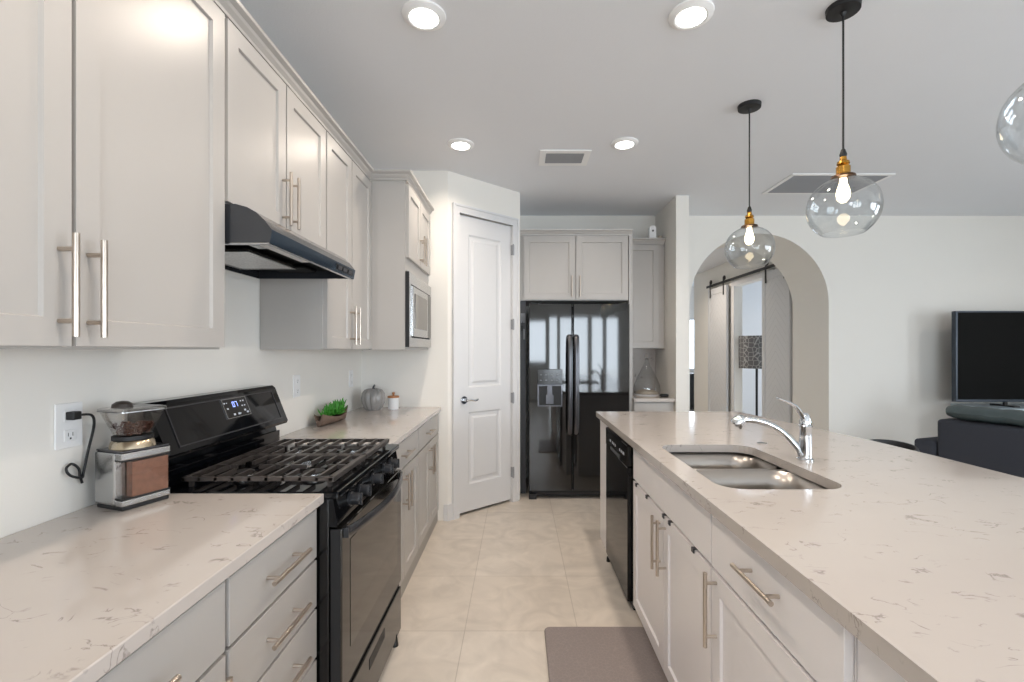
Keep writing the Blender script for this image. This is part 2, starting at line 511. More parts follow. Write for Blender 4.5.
# beyond the arch: hall, side wall with the barn doors, room with the lamp
HX = 3.42
bm = bmesh.new()
box(bm, HX, HX + 0.12, 5.66, 6.3, 0, CEIL); box(bm, HX, HX + 0.12, 7.35, 9.05, 0, CEIL); box(bm, HX, HX + 0.12, 6.3, 7.35, 2.38, CEIL)
struct('wall_hall_right', bm, 'wall')
struct('wall_hall_left', B(1.38, 1.5, 5.66, 10.6, 0, CEIL), 'wall')
struct('wall_den', B(HX + 0.12, 7.1, 9.05, 9.17, 0, CEIL), 'trim')
bm = bmesh.new()
box(bm, 1.5, 3.55, 10.6, 10.72, 0, CEIL); box(bm, 4.5, 7.1, 10.6, 10.72, 0, CEIL)
box(bm, 3.55, 4.5, 10.6, 10.72, 0, 0.9); box(bm, 3.55, 4.5, 10.6, 10.72, 2.1, CEIL)
struct('wall_hall_end', bm, 'wall')
window_y(k, 3.55, 4.5, 0.9, 2.1, 10.7)
area_light('daylight', (4.0, 10.95, 1.5), (-PI / 2, 0, 0), 0.95, 1.2, 25, DAY)
# door casing of the barn-door opening
bm = bmesh.new()
box(bm, HX - 0.012, HX, 7.35, 7.45, 0, 2.46); box(bm, HX - 0.012, HX, 6.2, 6.3, 0, 2.46); box(bm, HX - 0.012, HX, 6.3, 7.35, 2.38, 2.46)
struct('trim_1', bm, 'trim')

# baseboards
struct('baseboard_pantry', B(XL + 0.66, -0.565, PF - 0.014, PF, 0, 0.13, bev=0.004), 'trim')
bm = bmesh.new(); box(bm, -0.012, 0.04, 0, 0.13, 0, 0.014, f=pf); struct('baseboard_corner', bm, 'trim')
struct('baseboard_column', B(1.473, 1.594, 4.329, 4.343, 0, 0.13), 'trim')
struct('baseboard_arch', B(AX + AR, 6.99, 4.986, 5.0, 0, 0.13), 'trim')

# ------------------------------------------------------------------ pantry door
bm = bmesh.new()
cw = 0.065
box(bm, 0.105 - cw, 0.105, 0, DT + 0.075, 0, 0.018, f=pf); box(bm, 0.686, 0.686 + cw, 0, DT + 0.075, 0, 0.018, f=pf)
box(bm, 0.105, 0.686, DT + 0.006, DT + 0.075, 0, 0.018, f=pf)
box(bm, 0.105 - cw, 0.123 - cw, 0, DT + 0.075, 0.0181, 0.025, f=pf, bev=0.002); box(bm, 0.668 + cw, 0.686 + cw, 0, DT + 0.075, 0.0181, 0.025, f=pf, bev=0.002); box(bm, 0.1235 - cw, 0.6675 + cw, DT + 0.057, DT + 0.075, 0.0181, 0.025, f=pf, bev=0.002)
box(bm, 0.097, 0.105, 0, DT + 0.006, -0.10, 0.0, f=pf); box(bm, 0.686, 0.694, 0, DT + 0.006, -0.10, 0.0, f=pf)
struct('trim_2', bm, 'trim')


def panel_face(bm, f, u0, u1, v0, v1, panels, w0, w1, step=0.012, depth=0.007, raised=True):
    """a slab with recessed/raised panels on its front (w1)"""
    us = sorted({u0, u1} | {p[0] for p in panels} | {p[1] for p in panels})
    vs = sorted({v0, v1} | {p[2] for p in panels} | {p[3] for p in panels})
    vt = {}
    def g(u, v, ww):
        kk = (round(u, 5), round(v, 5), round(ww, 5))
        if kk not in vt: vt[kk] = bm.verts.new(f(u, v, ww))
        return vt[kk]
    def quad(a, b, c, d):
        bm.faces.new([a, b, c, d])
    for i in range(len(us) - 1):
        for j in range(len(vs) - 1):
            a, b, c, d = us[i], us[i + 1], vs[j], vs[j + 1]
            if any(p[0] <= a and b <= p[1] and p[2] <= c and d <= p[3] for p in panels): continue
            quad(g(a, c, w1), g(b, c, w1), g(b, d, w1), g(a, d, w1))
    for (a, b, c, d) in panels:
        def ring(i, ww): return [g(a + i, c + i, ww), g(b - i, c + i, ww), g(b - i, d - i, ww), g(a + i, d - i, ww)]
        rs = [ring(0, w1), ring(step, w1 - depth)]
        if raised: rs += [ring(step + 0.022, w1 - depth), ring(step + 0.040, w1 - 0.001)]
        for R, S in zip(rs, rs[1:]):
            for q in range(4):
                quad(R[q], R[(q + 1) % 4], S[(q + 1) % 4], S[q])
        quad(*rs[-1])
    # rim and back
    bu = [(u, v0) for u in us] + [(u1, v) for v in vs[1:]] + [(u, v1) for u in reversed(us[:-1])] + [(u0, v) for v in reversed(vs[1:-1])]
    n = len(bu)
    for q in range(n):
        p, r = bu[q], bu[(q + 1) % n]
        quad(g(p[0], p[1], w1), g(p[0], p[1], w0), g(r[0], r[1], w0), g(r[0], r[1], w1))
    bm.faces.new([g(p[0], p[1], w0) for p in bu])


bm = bmesh.new()
panel_face(bm, pf, 0.108, 0.683, 0.024, DT, [(0.214, 0.571, 0.245, 0.85), (0.214, 0.571, 1.055, 2.335)], -0.048, -0.012, step=0.014, depth=0.010)
door = struct('door_1', bm, 'trim')
bm = bmesh.new()
def disk(bm, f, u, v, w0, w1, r, n=24):
    a = [bm.verts.new(f(u + r * math.cos(2 * PI * i / n), v + r * math.sin(2 * PI * i / n), w0)) for i in range(n)]
    b = [bm.verts.new(f(u + r * math.cos(2 * PI * i / n), v + r * math.sin(2 * PI * i / n), w1)) for i in range(n)]
    bm.faces.new(a); bm.faces.new(list(reversed(b)))
    for i in range(n):
        j = (i + 1) % n; bm.faces.new([a[i], a[j], b[j], b[i]])
disk(bm, pf, 0.165, 0.955, -0.012, -0.002, 0.032); disk(bm, pf, 0.165, 0.955, -0.002, 0.035, 0.012)
tube(bm, smooth_path([pf(0.165, 0.955, 0.03), pf(0.20, 0.958, 0.042), pf(0.24, 0.95, 0.042), pf(0.275, 0.96, 0.038)]), [0.010] * 24 + [0.008], 8)
part_label(obj('door_handle', bm, 'chrome', door, True), 'satin chrome lever handle')
for z in (2.27, 1.60, 0.94, 0.27):
    bm = bmesh.new(); box(bm, 0.6835, 0.697, z - 0.045, z + 0.045, -0.02, 0.021, f=pf)
    tube(bm, [pf(0.6845, z - 0.05, 0.022), pf(0.6845, z + 0.05, 0.022)], 0.006, 8)
    obj('hinge', bm, 'grilledark', door)

# ------------------------------------------------------------------ cabinets
def shaker(bm, f, u0, u1, v0, v1, w0, w1, stile=0.057):
    if u1 - u0 < 2.6 * stile: stile = (u1 - u0) / 4
    panel_face(bm, f, u0, u1, v0, v1, [(u0 + stile, u1 - stile, v0 + stile, v1 - stile)], w0, w1, step=0.003, depth=0.009, raised=False)


def bar(parent, f, u, v, L, vertical, w_face, stand=0.035, r=0.0062):
    bm = bmesh.new(); h = L / 2; pz = L / 2 - 0.032
    if vertical:
        tube(bm, [f(u, v - h, w_face + stand), f(u, v + h, w_face + stand)], r, 12)
        for s in (-pz, pz): tube(bm, [f(u, v + s, w_face), f(u, v + s, w_face + stand)], r * 0.8, 8)
    else:
        tube(bm, [f(u - h, v, w_face + stand), f(u + h, v, w_face + stand)], r, 12)
        for s in (-pz, pz): tube(bm, [f(u + s, v, w_face), f(u + s, v, w_face + stand)], r * 0.8, 8)
    return obj('handle', bm, 'nickel', parent, True)


DTH = 0.020   # door thickness


def front(root, f, u0, u1, v0, v1, kind, m, handle=None, name=None, L=0.20):
    bm = bmesh.new()
    if kind == 'slab': box(bm, u0, u1, v0, v1, 0.0, DTH, bev=0.0015, f=f)
    else: shaker(bm, f, u0, u1, v0, v1, 0.0, DTH)
    o = obj(name or ('drawer' if kind == 'slab' else 'door'), bm, m, root)
    if handle:
        hu, hv, vert = handle
        bar(o, f, hu, hv, L, vert, DTH)
    return o


def carcass(root, f, u0, u1, v0, v1, depth, m='cab', name='body'):
    return obj(name, B(u0, u1, v0, v1, -depth, -0.0005, bev=0.001, f=f), m, root)


G = 0.007
XF = -0.637 - 0 - DTH       # base door back plane; door face at -0.637
fl = F_px((XF, 0, 0))
XU = -0.93 - DTH
fu = F_px((XU, 0, 0))
WG = 0.002                  # gap to the wall

def base_left(u0, u1, label, cols, drawers4=False, ctr=None):
    r = thing('base_cabinet', label, 'cabinet', (XF, (u0 + u1) / 2, 0))
    d = XF - XL - WG
    carcass(r, fl, u0 + 0.0005, u1 - 0.0005, 0.085, 0.884, d)
    obj('toe_kick', B(u0 + 0.0005, u1 - 0.0005, 0.0, 0.085, -d, 0.012, f=fl), 'cabin', r)
    a, b = u0 + G, u1 - G
    c = (a + b) / 2
    if drawers4:
        for z0, z1 in ((0.715, 0.868), (0.560, 0.706), (0.400, 0.551), (0.092, 0.391)):
            front(r, fl, a, b, z0, z1, 'slab', 'cab', (c, (z0 + z1) / 2, False))
    else:
        front(r, fl, a, b, 0.715, 0.868, 'slab', 'cab', (ctr or c, 0.79, False))
        if cols == 1: front(r, fl, a, b, 0.092, 0.706, 'sh', 'cab', (b - 0.042, 0.585, True))
        else:
            front(r, fl, a, c - 0.003, 0.092, 0.706, 'sh', 'cab', (c - 0.035, 0.585, True))
            front(r, fl, c + 0.003, b, 0.092, 0.706, 'sh', 'cab', (c + 0.035, 0.585, True))
    return r


base_left(-0.60, 0.428, 'greige base cabinet nearest the viewer, below the left worktop', 2)
base_left(0.430, 1.0215, 'greige base cabinet with one drawer over a door, next to the four-drawer unit', 1)
base_left(1.0215, 1.482, 'greige four-drawer base cabinet immediately before the black range', 1, drawers4=True)
base_left(2.253, 2.975, 'greige base cabinet immediately past the range, under the succulent planter', 2)
base_left(2.975, 3.74, 'greige base cabinet against the pantry wall, below the grey pumpkin', 2, ctr=3.30)

# worktops (left)
def slab_obj(name, x0, x1, y0, y1, label):
    o = obj(name, B(x0, x1, y0, y1, 0.884, 0.914, bev=0.0025), 'quartz')
    return tag(o, label, 'worktop')
slab_obj('worktop', XL + WG, -0.617, -0.6, 1.483, 'pale veined quartz worktop carrying the coffee grinder, before the range')
slab_obj('worktop', XL + WG, -0.617, 2.252, 3.74, 'pale veined quartz worktop past the range, carrying pumpkin, jar and succulents')

# uppers (left)
UT = 2.44
def upper_left(u0, u1, z0, label, seam, hz, two=True):
    r = thing('wall_cabinet', label, 'cabinet', (XU, (u0 + u1) / 2, z0))
    d = XU - XL - WG
    carcass(r, fu, u0 + 0.0005, u1 - 0.0005, z0, UT + 0.008, d)
    a, b = u0 + G, u1 - G
    front(r, fu, a, seam - 0.005, z0 + 0.006, UT - 0.006, 'sh', 'cab', (seam - 0.032, hz, True), L=0.21)
    front(r, fu, seam + 0.005, b, z0 + 0.006, UT - 0.006, 'sh', 'cab', (seam + 0.032, hz, True), L=0.21)
    return r
upper_left(-0.55, 0.465, 1.372, 'greige wall cabinet nearest the viewer, above the worktop', -0.04, 1.50)
upper_left(0.467, 1.485, 1.372, 'large greige double-door wall cabinet immediately before the range hood', 0.976, 1.502)
upper_left(1.487, 2.263, 1.842, 'short greige double-door wall cabinet directly above the range hood', 1.872, 1.967)
upper_left(2.265, 2.968, 1.372, 'greige double-door wall cabinet between range hood and microwave cabinet', 2.612, 1.505)

# microwave tower cabinet (deeper)
XM = -0.70 - DTH
fm = F_px((XM, 0, 0))
r = thing('microwave_cabinet', 'deep greige wall cabinet holding the built-in microwave, by the pantry wall', 'cabinet', (XM, 3.35, 1.372))
bm = bmesh.new(); d = XM - XL - WG
a, b = 2.97, 3.739
box(bm, a, b, 1.372, 1.388, -d, 0.0, f=fm); box(bm, a, b, 1.885, UT + 0.008, -d, 0.0, f=fm)
box(bm, a, a + 0.018, 1.388, 1.885, -d, 0.0, f=fm); box(bm, b - 0.018, b, 1.388, 1.885, -d, 0.0, f=fm)
box(bm, a + 0.018, b - 0.018, 1.388, 1.885, -d, -d + 0.02, f=fm)
box(bm, a - 0.004, a, 1.372, 2.43, -d + 0.355, 0.0, f=fm)
obj('body', bm, 'cab', r)
front(r, fm, a + G + 0.01, 3.350, 1.965, UT - 0.006, 'sh', 'cab', (3.320, 2.08, True))
front(r, fm, 3.360, b - G - 0.01, 1.965, UT - 0.006, 'sh', 'cab', (3.390, 2.08, True))

# crown moulding of the left run
def crown_prof(): return [(0.0, 2.445), (0.012, 2.445), (0.014, 2.455), (0.026, 2.468), (0.030, 2.478), (0.046, 2.486), (0.048, 2.497), (0.0, 2.497)]
r = thing('crown_moulding', 'stepped greige crown moulding running along the tops of the left wall cabinets', 'moulding', (XU, 1.2, 2.449))
bm = bmesh.new()
prof = [(p[0], p[1] + 0.004) for p in crown_prof()]
# path: along Y at the upper faces, out along X at microwave cabinet side, along Y to the wall
path = [((XU + 0.0, -0.55), (1, 0)), ((XU + 0.0, 2.966), (1, -1)), ((XM, 2.966), (1, -1)), ((XM, 3.739), (1, 0))]
rings = []
for (px, py), (dx, dy) in path:
    rings.append([bm.verts.new((px + dx * o_, py + dy * o_, z_)) for o_, z_ in prof])
for A, Bq in zip(rings, rings[1:]):
    for i in range(len(prof)):
        j = (i + 1) % len(prof); bm.faces.new([A[i], A[j], Bq[j], Bq[i]])
bm.faces.new(rings[0]); bm.faces.new(list(reversed(rings[-1])))
obj('cornice', bm, 'cab', r)

# built-in microwave
r = thing('microwave', 'built-in stainless microwave with trim frame under the small cabinet doors', 'microwave', (XM, 3.35, 1.39))
ma, mb = 2.989, 3.72
obj('housing', B(ma + 0.02, mb - 0.02, 1.40, 1.87, -0.42, -0.002, f=fm), 'bmatte', r)
bm = bmesh.new()
box(bm, ma - 0.012, mb + 0.012, 1.80, 1.872, 0.001, 0.024, f=fm, bev=0.002); box(bm, ma - 0.012, mb + 0.012, 1.390, 1.452, 0.001, 0.024, f=fm, bev=0.002)
box(bm, ma - 0.012, ma + 0.06, 1.452, 1.80, 0.001, 0.024, f=fm); box(bm, mb - 0.05, mb + 0.012, 1.452, 1.80, 0.001, 0.024, f=fm)
part_label(obj('trim_frame', bm, 'steel', r), 'brushed stainless trim frame')
obj('vent_gap', B(ma + 0.05, mb - 0.04, 1.792, 1.799, 0.002, 0.026, f=fm), 'bmatte', r)
bm = bmesh.new(); box(bm, ma + 0.062, mb - 0.17, 1.46, 1.788, 0.002, 0.034, f=fm, bev=0.003)
dr = obj('door', bm, 'steel', r)
part_label(obj('window', B(ma + 0.115, mb - 0.215, 1.515, 1.745, 0.033, 0.037, f=fm), 'ovenwin', dr), 'smoked glass microwave window')
part_label(obj('control_panel', B(mb - 0.167, mb - 0.052, 1.46, 1.788, 0.002, 0.034, f=fm, bev=0.003), 'bglossm', r), 'black glass control panel')
obj('edge_trim', B(ma - 0.018, ma - 0.0125, 1.388, 1.872, 0.001, 0.026, f=fm), 'bmatte', r)

# ------------------------------------------------------------------ range hood
hy0, hy1 = 1.492, 2.254
r = thing('range_hood', 'black under-cabinet range hood with curved front above the gas range', 'range hood', (-1.05, 1.873, 1.715))
HB = XL + WG
outer = [(HB, 1.838), (-0.905, 1.838), (-0.868, 1.828), (-0.838, 1.811), (-0.812, 1.787), (-0.793, 1.762), (-0.787, 1.754)]
bm = bmesh.new()
sidep = outer + [(-0.795, 1.714), (HB, 1.714)]
fyy = lambda a, b, h: Vector((a, h, b))
prism(bm, sidep, hy0, hy0 + 0.006, fyy); prism(bm, sidep, hy1 - 0.006, hy1, fyy)
ins = [(p[0] - 0.004, p[1] - 0.005) for p in outer]
ins[0] = (HB, outer[0][1] - 0.005)
prism(bm, outer + list(reversed(ins)), hy0 + 0.006, hy1 - 0.006, fyy)
box(bm, HB, HB + 0.006, hy0 + 0.006, hy1 - 0.006, 1.714, 1.832)
obj('shell', bm, 'hood', r)
bm = bmesh.new(); prism(bm, [(-0.7865, 1.755), (-0.794, 1.712), (-0.800, 1.712), (-0.7935, 1.755)], hy0 + 0.0005, hy1 - 0.0005, fyy)
fp = obj('front_panel', bm, 'hoodfront', r)
ffront = lambda y, t, o: Vector((-0.794 + 0.0075 * t + o, y, 1.712 + 0.043 * t))
bm = bmesh.new(); box(bm, 2.02, 2.225, 0.2, 0.8, 0.0, 0.002, f=ffront); cp = obj('control_strip', bm, 'bglossm', fp)
for yy in (2.06, 2.12, 2.185):
    bm = bmesh.new(); box(bm, yy - 0.018, yy + 0.018, 0.35, 0.68, 0.002, 0.006, f=ffront); obj('switch', bm, 'darkgrey', fp)
bm = bmesh.new()
box(bm, HB + 0.006, -0.80, hy0 + 0.006, hy1 - 0.006, 1.752, 1.756)
obj('pan', bm, 'pan', r)
bm = bmesh.new()
box(bm, -0.808, -0.7965, hy0, hy1, 1.709, 1.7135); box(bm, HB + 0.006, -0.808, hy0, hy0 + 0.012, 1.709, 1.7135)
part_label(obj('rim', bm, 'steel', r), 'bright metal lower rim')
def filt(y0, y1):
    bm = bmesh.new()
    box(bm, -1.215, -0.99, y0, y1, 1.728, 1.736, bev=0.002)
    o = obj('grease_filter', bm, 'filter', r)
    bm = bmesh.new()
    box(bm, -0.99, -0.978, y0, y1, 1.726, 1.738); box(bm, -1.227, -1.215, y0, y1, 1.726, 1.738)
    box(bm, -1.227, -0.978, y0 - 0.01, y0, 1.726, 1.738); box(bm, -1.227, -0.978, y1, y1 + 0.01, 1.726, 1.738)
    obj('filter_frame', bm, 'steel', o)
    box_ = None
filt(1.70, 2.05)
part_label(obj('lamp_cover', B(-0.876, -0.826, 1.53, 1.88, 1.722, 1.752, bev=0.006), 'ceramic', r), 'frosted white lamp cover')
obj('bracket', B(-0.925, -0.885, 1.60, 1.66, 1.730, 1.752), 'steel', r)
obj('motor_box', B(-1.12, -0.95, 2.07, 2.20, 1.735, 1.752, bev=0.004), 'pan', r)

# ------------------------------------------------------------------ gas range
ry0, ry1 = 1.486, 2.248
r = thing('gas_range', 'freestanding black gas range with five knobs, grates and oven door', 'range', (-0.9, 1.867, 0))
obj('body', B(XL + 0.01, -0.603, ry0, ry1, 0.05, 0.895, bev=0.004), 'bglossm', r)
bm = bmesh.new()
box(bm, -1.18, -0.573, ry0 - 0.001, ry1 + 0.001, 0.895, 0.917, bev=0.005)
ck = obj('cooktop', bm, 'bgloss', r)
# control panel (slanted)
bm = bmesh.new()
prism(bm, [(-0.604, 0.805), (-0.578, 0.805), (-0.578, 0.825), (-0.590, 0.8945), (-0.604, 0.8945)], ry0, ry1, fyy)
obj('control_panel', bm, 'bgloss', r)
for yy in (1.615, 1.715, 1.867, 2.02, 2.12):
    bm = bmesh.new()
    lathe(bm, [(0, 0.0), (0.026, 0.0), (0.026, 0.008), (0.021, 0.010), (0.0205, 0.036), (0.017, 0.040), (0, 0.040)], (-0.584, yy, 0.855), 24, 'x')
    box(bm, -0.548, -0.540, yy - 0.005, yy + 0.005, 0.835, 0.875)
    obj('knob', bm, 'knob', r, True)
# oven door
fo = F_px((-0.603, 0, 0))
bm = bmesh.new(); box(bm, ry0 + 0.004, ry1 - 0.004, 0.262, 0.796, 0.003, 0.040, bev=0.004, f=fo)
od = part_label(obj('oven_door', bm, 'oven', r), 'dark glossy oven door reflecting the floor')
part_label(obj('oven_window', B(1.565, 2.17, 0.375, 0.735, 0.0402, 0.0415, f=fo, bev=0.0), 'ovenwin', od), 'smoked oven window')
bm = bmesh.new()
pts = []
for i in range(21):
    t = i / 20; y = 1.515 + t * (2.205 - 1.515)
    pts.append(Vector((-0.556 + 0.047 * math.sin(PI * t) ** 0.8, y, 0.778)))
tube(bm, pts, 0.011, 10, flat=(0.8, 1.7))
box(bm, -0.5635, -0.548, 1.508, 1.53, 0.762, 0.794); box(bm, -0.5635, -0.548, 2.19, 2.212, 0.762, 0.794)
part_label(obj('oven_handle', bm, 'knob', od, True), 'bowed black oven handle')
obj('door_edge', B(ry0 + 0.0035, ry0 + 0.0045, 0.262, 0.796, 0.004, 0.034, f=fo), 'bmatte', od)
bm = bmesh.new(); box(bm, ry0 + 0.004, ry1 - 0.004, 0.03, 0.235, 0.003, 0.040, bev=0.004, f=fo)
dw = obj('storage_drawer', bm, 'oven', r)
bm = bmesh.new(); box(bm, 1.765, 1.965, 0.158, 0.198, 0.0395, 0.0415, f=fo, bev=0.0)
part_label(obj('pull_recess', bm, 'bmatte', dw), 'black recessed pull')
obj('seam_strip', B(ry0 + 0.004, ry1 - 0.004, 0.236, 0.261, 0.0, 0.03, f=fo), 'bmatte', r)
for (xx, yy) in ((-0.64, 1.53), (-0.57, 2.16), (-1.2, 1.53), (-1.2, 2.2)):
    bm = bmesh.new(); lathe(bm, [(0, 0), (0.016, 0), (0.013, 0.02), (0.009, 0.05), (0, 0.05)], (xx, yy, 0.0), 12)
    obj('foot', bm, 'bmatte', r)
# backguard
bm = bmesh.new()
prism(bm, [(XL + 0.01, 0.90), (-1.150, 0.90), (-1.150, 0.985), (-1.165, 0.985), (-1.175, 1.02), (-1.178, 1.03), (XL + 0.01, 1.03)], ry0, ry1, fyy)
obj('backguard_base', bm, 'bgloss', r)
bm = bmesh.new()
prism(bm, [(-1.2455, 1.018), (-1.122, 1.018), (-1.116, 1.03), (-1.178, 1.188), (-1.192, 1.199), (-1.2455, 1.199)], ry0 + 0.0, ry1 + 0.012, fyy)
bgd = obj('backguard', bm, 'bgloss', r)
es = None
P0 = Vector((-1.116, 0, 1.03)); P1 = Vector((-1.178, 0, 1.188)); tU = (P1 - P0); tN = Vector((tU.z, 0, -tU.x)).normalized()
fb = lambda y, t, o: P0 + tU * t + tN * o + Vector((0, y, 0))
bm = bmesh.new()
def frame4(bm, a, b, c, d, t, tv, o0, o1, f):
    box(bm, a, b, c, c + tv, o0, o1, f=f); box(bm, a, b, d - tv, d, o0, o1, f=f)
    box(bm, a, a + t, c + tv, d - tv, o0, o1, f=f); box(bm, b - t, b, c + tv, d - tv, o0, o1, f=f)
frame4(bm, 1.545, 2.215, 0.10, 0.93, 0.005, 0.03, 0.0, 0.003, fb)
part_label(obj('inlay_frame', bm, 'blacksteel', bgd), 'thin grey outline on the backguard')
bm = bmesh.new(); frame4(bm, 1.832, 1.992, 0.42, 0.90, 0.003, 0.012, 0.0, 0.0035, fb)
obj('display_frame', bm, 'steel', bgd)
bm = bmesh.new(); box(bm, 1.835, 1.989, 0.432, 0.888, 0.0, 0.002, f=fb); dp = obj('display', bm, 'bglossm', bgd)
for (yy, tt, s) in ((1.845, 0.80, 0.003), (1.86, 0.80, 0.002), (1.855, 0.66, 0.0035), (1.885, 0.50, 0.0045), (1.915, 0.50, 0.0045), (1.925, 0.5, 0.003),
                    (1.953, 0.80, 0.003), (1.97, 0.80, 0.003), (1.953, 0.68, 0.003), (1.97, 0.68, 0.003), (1.962, 0.56, 0.0045), (1.975, 0.5, 0.0045)):
    bm = bmesh.new(); box(bm, yy - s * 1.4, yy + s * 1.4, tt - s * 5, tt + s * 5, 0.002, 0.0026, f=fb); obj('button', bm, 'icons', bgd)
# clock digits, seven-segment style
SEG = {'0': 'abcdef', '2': 'abged', '7': 'abc', '1': 'bc'}
def digit(bm, ch, y, t, wv, hv, f, o0, o1):
    tk = 0.0016; tv = 0.012
    S = {'a': (y, y + wv, t + hv - tv, t + hv), 'd': (y, y + wv, t, t + tv), 'g': (y, y + wv, t + hv / 2 - tv / 2, t + hv / 2 + tv / 2),
         'f': (y, y + tk, t + hv / 2, t + hv), 'b': (y + wv - tk, y + wv, t + hv / 2, t + hv), 'e': (y, y + tk, t, t + hv / 2), 'c': (y + wv - tk, y + wv, t, t + hv / 2)}
    for s in SEG[ch]: box(bm, *S[s], o0, o1, f=f)
bm = bmesh.new(); digit(bm, '0', 1.893, 0.68, 0.013, 0.13, fb, 0.002, 0.0028); digit(bm, '7', 1.912, 0.68, 0.013, 0.13, fb, 0.002, 0.0028)
part_label(obj('clock_digits', bm, 'disp', bgd), 'glowing blue clock digits')
# burners and grates
for (xx, yy, rr) in ((-0.73, 1.67, 0.045), (-0.73, 2.07, 0.052), (-0.98, 1.67, 0.040), (-0.98, 2.07, 0.036), (-0.855, 1.867, 0.048)):
    bm = bmesh.new()
    lathe(bm, [(0, 0.9165), (rr * 1.15, 0.9165), (rr * 1.1, 0.924), (rr * 0.8, 0.926), (rr * 0.8, 0.932), (0, 0.932)], (xx, yy, 0), 28)
    bu = part_label(obj('burner', bm, 'steel', r, True), 'bright metal burner base')
    bm = bmesh.new(); lathe(bm, [(0, 0.932), (rr * 0.85, 0.932), (rr * 0.82, 0.938), (0, 0.939)], (xx, yy, 0), 28)
    obj('burner_cap', bm, 'bmatte', bu, True)
gx0, gx1 = -1.105, -0.606
for (a, b) in ((1.530, 1.860), (1.866, 2.196)):
    bm = bmesh.new(); t = 0.012; z0, z1 = 0.938, 0.953
    box(bm, gx0, gx1, a, a + t * 1.2, z0, z1, bev=0.002); box(bm, gx0, gx1, b - t * 1.2, b, z0, z1, bev=0.002)
    box(bm, gx0, gx0 + t, a, b, z0, z1, bev=0.002); box(bm, gx1 - t * 1.6, gx1, a, b, z0 - 0.004, z1, bev=0.003)
    m_ = (a + b) / 2
    n = 9
    for i in range(1, n):
        x = gx0 + (gx1 - gx0) * i / n
        if i in (2, 3, 6, 7):
            box(bm, x - 0.005, x + 0.005, a, m_ - 0.055, z0, z1); box(bm, x - 0.005, x + 0.005, m_ + 0.055, b, z0, z1)
        else:
            box(bm, x - 0.005, x + 0.005, a, b, z0, z1)
    for cx in (-0.98, -0.73):
        box(bm, cx - 0.115, cx - 0.04, m_ - 0.005, m_ + 0.005, z0, z1); box(bm, cx + 0.04, cx + 0.115, m_ - 0.005, m_ + 0.005, z0, z1)
    for fx in (gx0 + 0.02, gx1 - 0.02):
        for yy in (a + 0.02, b - 0.02): box(bm, fx - 0.006, fx + 0.006, yy - 0.006, yy + 0.006, 0.9172, z0)
    obj('grate', bm, 'iron', r)

# ------------------------------------------------------------------ fridge wall cabinets
YF = 4.40 + DTH
ff = F_ny((0, YF, 0))
r = thing('over_fridge_cabinet', 'greige double-door cabinet directly above the black refrigerator', 'cabinet', (0.55, YF, 1.84))
carcass(r, ff, 0.022, 1.045, 1.838, 2.452, 5.0 - YF - WG)
front(r, ff, 0.052, 0.541, 1.846, 2.445, 'sh', 'cab', (0.507, 1.97, True)); front(r, ff, 0.549, 1.04, 1.846, 2.445, 'sh', 'cab', (0.583, 1.97, True))
r = tag(obj('end_panel', B(1.048, 1.082, 4.402, 4.998, 0, 2.452), 'cab'), 'tall greige side panel immediately right of the refrigerator', 'panel')
tag(obj('filler_panel', B(0.022, 0.075, 4.45, 4.998, 0, 1.836), 'darkgrey'), 'narrow dark filler strip between pantry wall and refrigerator', 'panel')
fn = F_ny((0, 4.68, 0))
r = thing('nook_wall_cabinet', 'narrow single-door wall cabinet above the coffee nook, under the birdhouse', 'cabinet', (1.27, 4.68, 1.385))
carcass(r, fn, 1.085, 1.470, 1.385, 2.432, 5.0 - 4.68 - WG)
front(r, fn, 1.09, 1.41, 1.392, 2.425, 'sh', 'cab')
def crown_x(name, x0, x1, y, zoff, label):
    bm = bmesh.new(); pr = [(p[0], p[1] + zoff) for p in crown_prof()]
    fx = lambda a, b, h: Vector((h, y - a, b))
    prism(bm, pr, x0, x1, fx)
    return tag(obj(name, bm, 'cab'), label, 'moulding')
crown_x('crown_moulding', 0.022, 1.082, YF - 0.001, 0.0085, 'greige crown moulding on top of the cabinet above the refrigerator')
crown_x('crown_moulding', 1.085, 1.470, 4.68 - 0.001, -0.0115, 'short greige crown moulding under the white birdhouse')
obj_top = tag(obj('cabinet_top', B(1.085, 1.470, 4.682, 4.998, 2.434, 2.4885), 'cab'), 'flat top board of the nook wall cabinet carrying the birdhouse', 'board')
fk = F_ny((0, 4.40, 0))
r = thing('nook_base_cabinet', 'pale base cabinet with one drawer in the nook right of the refrigerator', 'cabinet', (1.27, 4.40, 0))
carcass(r, fk, 1.085, 1.470, 0.09, 0.884, 5.0 - 4.40 - WG)
obj('toe_kick', B(1.085, 1.470, 0, 0.09, -0.595, -0.05, f=fk), 'cabin', r)
front(r, fk, 1.092, 1.43, 0.70, 0.872, 'slab', 'cab', (1.26, 0.79, False)); front(r, fk, 1.092, 1.43, 0.096, 0.694, 'sh', 'cab')
o = tag(obj('worktop', B(1.084, 1.471, 4.36, 4.985, 0.884, 0.916, bev=0.002), 'quartz'), 'small pale quartz worktop in the nook beside the refrigerator', 'worktop')
tag(obj('backsplash', B(1.084, 1.471, 4.988, 4.998, 0.917, 1.384), 'quartz'), 'pale splashback panel behind the glass cloche', 'backsplash')

